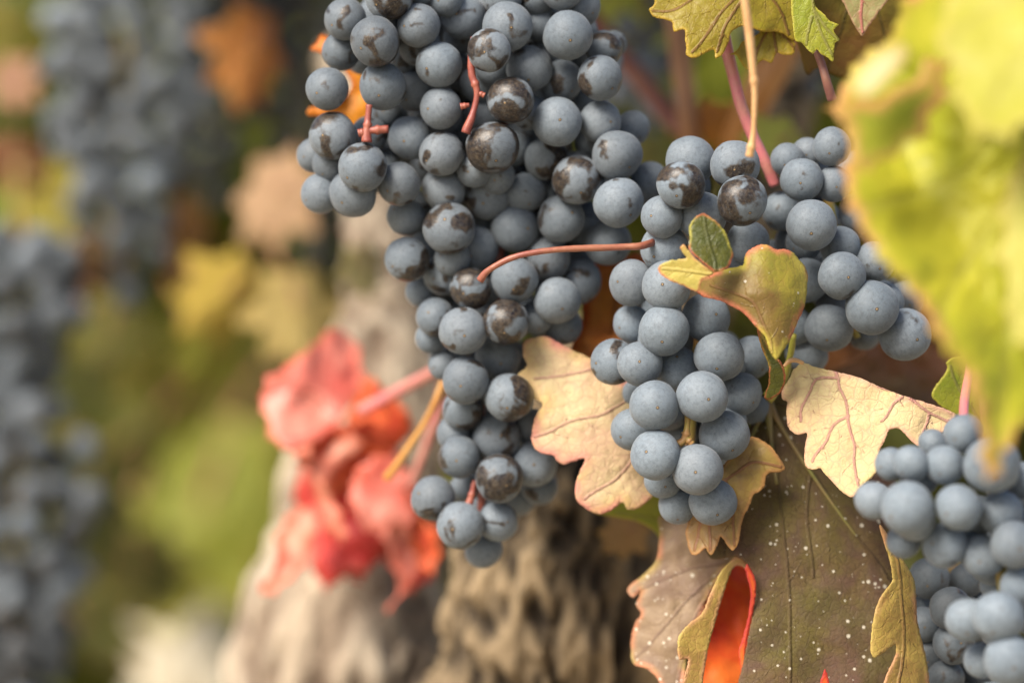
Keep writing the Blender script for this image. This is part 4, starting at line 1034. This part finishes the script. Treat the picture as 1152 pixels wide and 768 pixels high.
def leaf_variant(seed):
    rr = random.Random(seed)
    tips = [(-150, .80), (-88, .92), (-38, .95), (0, 1.05), (38, .95), (88, .92), (150, .80)]
    pts = []
    N = 150
    for i in range(N):
        a = -176 + 352 * i / (N - 1)
        r = .30
        for ta, tr in tips:
            wdt = 25
            r = max(r, tr * (1 - .42 * min(1, (abs(a - ta) / wdt) ** 1.15)))
        r *= 1 + .055 * (1 - 2 * abs((a / 11.0) % 1 - .5)) + rr.gauss(0, .01)
        pts.append((r * math.sin(R(a)), r * math.cos(R(a))))
    b = np.array(pts)
    st = .055
    gx, gy = np.meshgrid(np.arange(-1.1, 1.1, st), np.arange(-1.1, 1.2, st))
    g = np.stack([gx.ravel(), gy.ravel()], 1)
    g = g[in_poly(g, b)]
    bs = [(b[i], b[(i + 1) % N]) for i in range(N)]
    g = g[seg_dist(g, bs) > st * .5]
    vv, ee, ff, *_ = geometry.delaunay_2d_cdt([Vector(p) for p in np.concatenate([b, g])], [], [list(range(N))], 1, 1e-5)
    pp = np.array([(q.x, q.y) for q in vv])
    ed = seg_dist(pp, bs)
    veins = [((0, 0), (tr * .95 * math.sin(R(ta)), tr * .95 * math.cos(R(ta)))) for ta, tr in tips if abs(ta) < 140]
    vd = seg_dist(pp, veins)
    ph, fold, cup = rr.uniform(0, 6), rr.uniform(.1, .5), rr.uniform(.05, .3)
    V = []
    for k, (x, y) in enumerate(pp):
        z = -fold * abs(x) * .6 - cup * (x * x + y * y) * .5 + .10 * noise.noise(Vector((x * 2.2 + ph, y * 2.2, seed))) - .04 * math.exp(-(vd[k] / .06) ** 2)
        V.append((x, y, z))
    me = bpy.data.meshes.new('vine_leaf')
    m = len(V)
    V2 = V + [(x, y, z - .008) for x, y, z in V]
    F = [tuple(f) for f in ff]
    F2 = F + [tuple(i + m for i in f[::-1]) for f in F]
    es = {(f[i], f[(i + 1) % 3]) for f in F for i in range(3)}
    for (i, j) in es:
        if (j, i) not in es: F2.append((j, i, i + m, j + m))
    me.from_pydata(V2, [], F2)
    for nm, arr in (('ed', ed), ('vd', vd)):
        at = me.attributes.new(nm, 'FLOAT', 'POINT')
        at.data.foreach_set('value', np.concatenate([arr, arr]).astype(np.float32) * .05)
    me.polygons.foreach_set('use_smooth', [True] * len(me.polygons))
    me.materials.append(SOFT)
    return me


LV = [leaf_variant(s) for s in (3, 8, 15, 22)]
_pr = random.Random(99)
_pt = tube('petiole', [Vector((0, 0, 0)), Vector((0, -.4, -.05)), Vector((.05, -.8, -.3)), Vector((.05, -1.1, -.7))], [.03, .026, .026, .03], PET_RED, loc=(0, 0, 0), sides=8, n=4)
PET_MESH = _pt.data
bpy.data.objects.remove(_pt)


def soft_leaf(px, py, d, w_px, col, label, tilt=None, roll=None, group='blurred leaves of the neighbouring shoots'):
    o = bpy.data.objects.new('vine_leaf', _pr.choice(LV))
    C.objects.link(o)
    s = w_px * PXM * d / 1.7
    o.location = P(px, py, d)
    a, b = tilt if tilt else (_pr.uniform(-35, 35), _pr.uniform(-40, 40))
    c = roll if roll is not None else _pr.uniform(120, 240)
    o.rotation_euler = (Matrix.Rotation(R(90 + a), 3, 'X') @ Matrix.Rotation(R(b), 3, 'Y') @ Matrix.Rotation(R(c), 3, 'Z')).to_euler()
    o.scale = (s, s, s)
    o.color = (*col, 1)
    tag(o, label, 'leaf', group)
    p = bpy.data.objects.new('petiole', PET_MESH)
    C.objects.link(p)
    p.parent = o
    return o


soft_leaf(287, 55, 1.16, 120, (0.74, 0.29, 0.08), 'blurred orange brown leaf hanging beside the shaded blurred bunch, above the tan one', tilt=(-5, 45))
soft_leaf(312, 215, 1.16, 120, (0.52, 0.32, 0.19), 'blurred tan pink leaf beside the shoulder of the largest bunch')
soft_leaf(255, 330, 1.18, 110, (0.55, 0.38, 0.06), 'blurred golden yellow leaf below the shaded blurred bunch')
soft_leaf(335, 345, 1.14, 120, (0.48, 0.35, 0.12), 'blurred tan yellow leaf behind the coral pink leaf')
soft_leaf(240, 395, 1.22, 100, (0.34, 0.33, 0.04), 'blurred yellow green leaf below the golden yellow one')
soft_leaf(208, 262, 1.28, 90, (0.36, 0.17, 0.05), 'blurred rust brown leaf between the tall blurred bunch and the tan pink leaf')
soft_leaf(92, 440, 1.26, 90, (0.42, 0.44, 0.12), 'blurred light green leaf below the hanging tip of a bunch')
soft_leaf(62, 225, 1.30, 110, (0.34, 0.28, 0.03), 'blurred olive yellow leaf beside the tall blurred bunch')
soft_leaf(8, 40, 1.22, 90, (0.36, 0.33, 0.05), 'blurred olive leaf in the top corner beside the tall blurred bunch')
soft_leaf(12, 90, 1.20, 70, (0.42, 0.22, 0.14), 'blurred pinkish brown leaf below the olive leaf in the top corner')
soft_leaf(12, 185, 1.22, 80, (0.30, 0.12, 0.06), 'blurred reddish brown leaf above the hanging tip of a bunch')
soft_leaf(85, 300, 1.24, 90, (0.38, 0.18, 0.05), 'blurred orange brown leaf below the olive yellow one')
soft_leaf(125, 370, 1.30, 100, (0.16, 0.15, 0.02), 'blurred dark olive leaf under the end of the tall blurred bunch')
soft_leaf(412, 300, 1.01, 70, (0.48, 0.42, 0.20), 'blurred pale yellow leaf against the upper trunk beside the largest bunch', tilt=(5, 40))
soft_leaf(690, 12, 1.05, 80, (0.40, 0.42, 0.05), 'blurred lime leaf beside the top of the largest bunch')
soft_leaf(878, 158, .90, 80, (0.36, 0.36, 0.06), 'blurred yellow green leaf between the central and the small bunch')
soft_leaf(800, 135, .93, 60, (0.66, 0.26, 0.05), 'blurred orange leaf beside the upright brown cane')
soft_leaf(735, 175, 1.0, 70, (0.30, 0.28, 0.07), 'blurred olive leaf behind the shoulder of the central bunch')
soft_leaf(745, 605, .90, 80, (0.20, 0.24, 0.03), 'blurred green leaf between the bark and the brown leaf')
soft_leaf(705, 600, .86, 60, (0.44, 0.26, 0.12), 'blurred tan leaf beside the bark, under the pale leaf')
for i, (x, y, d, wpx, col) in enumerate([(100, 560, 1.55, 150, (0.09, 0.10, 0.012)), (150, 640, 1.65, 150, (0.07, 0.075, 0.012)), (95, 700, 1.5, 140, (0.08, 0.085, 0.015)), (130, 500, 1.7, 150, (0.11, 0.12, 0.012)),
                                          (230, 560, 1.9, 260, (0.23, 0.24, 0.020)), (245, 460, 1.95, 240, (0.23, 0.23, 0.020)), (190, 430, 1.8, 180, (0.24,0.24,0.02)), (255, 620, 1.95, 170, (0.25, 0.25, 0.022))]):
    soft_leaf(x, y, d, wpx, col, 'very blurred green leaf low between the blurred bunches and the trunk', group='green leaves low behind the bunches')

# unseen leaves added above the view to shade what hangs behind
cr = random.Random(5)
for i in range(54):
    d = cr.uniform(1.05, 1.5) if i < 36 else cr.uniform(.80, .98)
    o = soft_leaf(0, 0, d, cr.uniform(300, 420) / d, (cr.uniform(.14, .3), cr.uniform(.16, .26), .025), 'unseen vine leaf added above the hanging bunches to shade the background', tilt=(cr.uniform(-110, -60), cr.uniform(-30, 30)), roll=cr.uniform(0, 360), group='unseen leaves added overhead for shade')
    o.location = Vector((cr.uniform(-.20, .34) if i < 36 else cr.uniform(-.16, .20), d, CAM_H - .105 * d + .075 * d * 1.25 + .10 + cr.uniform(0, .16)))

BARK_STUMP = bark_material('silvery bleached wood', (0.52, 0.47, 0.36), (0.60, 0.55, 0.44), (0.30, 0.25, 0.17))
# a bleached old stump farther along the row
st = P(195, 640, 2.3)
stump = empty('vine_stump', Vector((st.x, st.y, 0)), 'pale sunlit old vine stump, very blurred, low beside the green leaves', 'vine')
bark_tube('trunk', [Vector((st.x + .02, st.y, -.05)), Vector((st.x + .02, st.y, .2)), P(200, 800, 2.3), P(195, 700, 2.3), P(182, 630, 2.3), P(180, 600, 2.3)], [.06, .055, .036, .033, .024, .012], BARK_STUMP, stump, amp=.2, sides=40, n=12, ridge=30, seed=5)
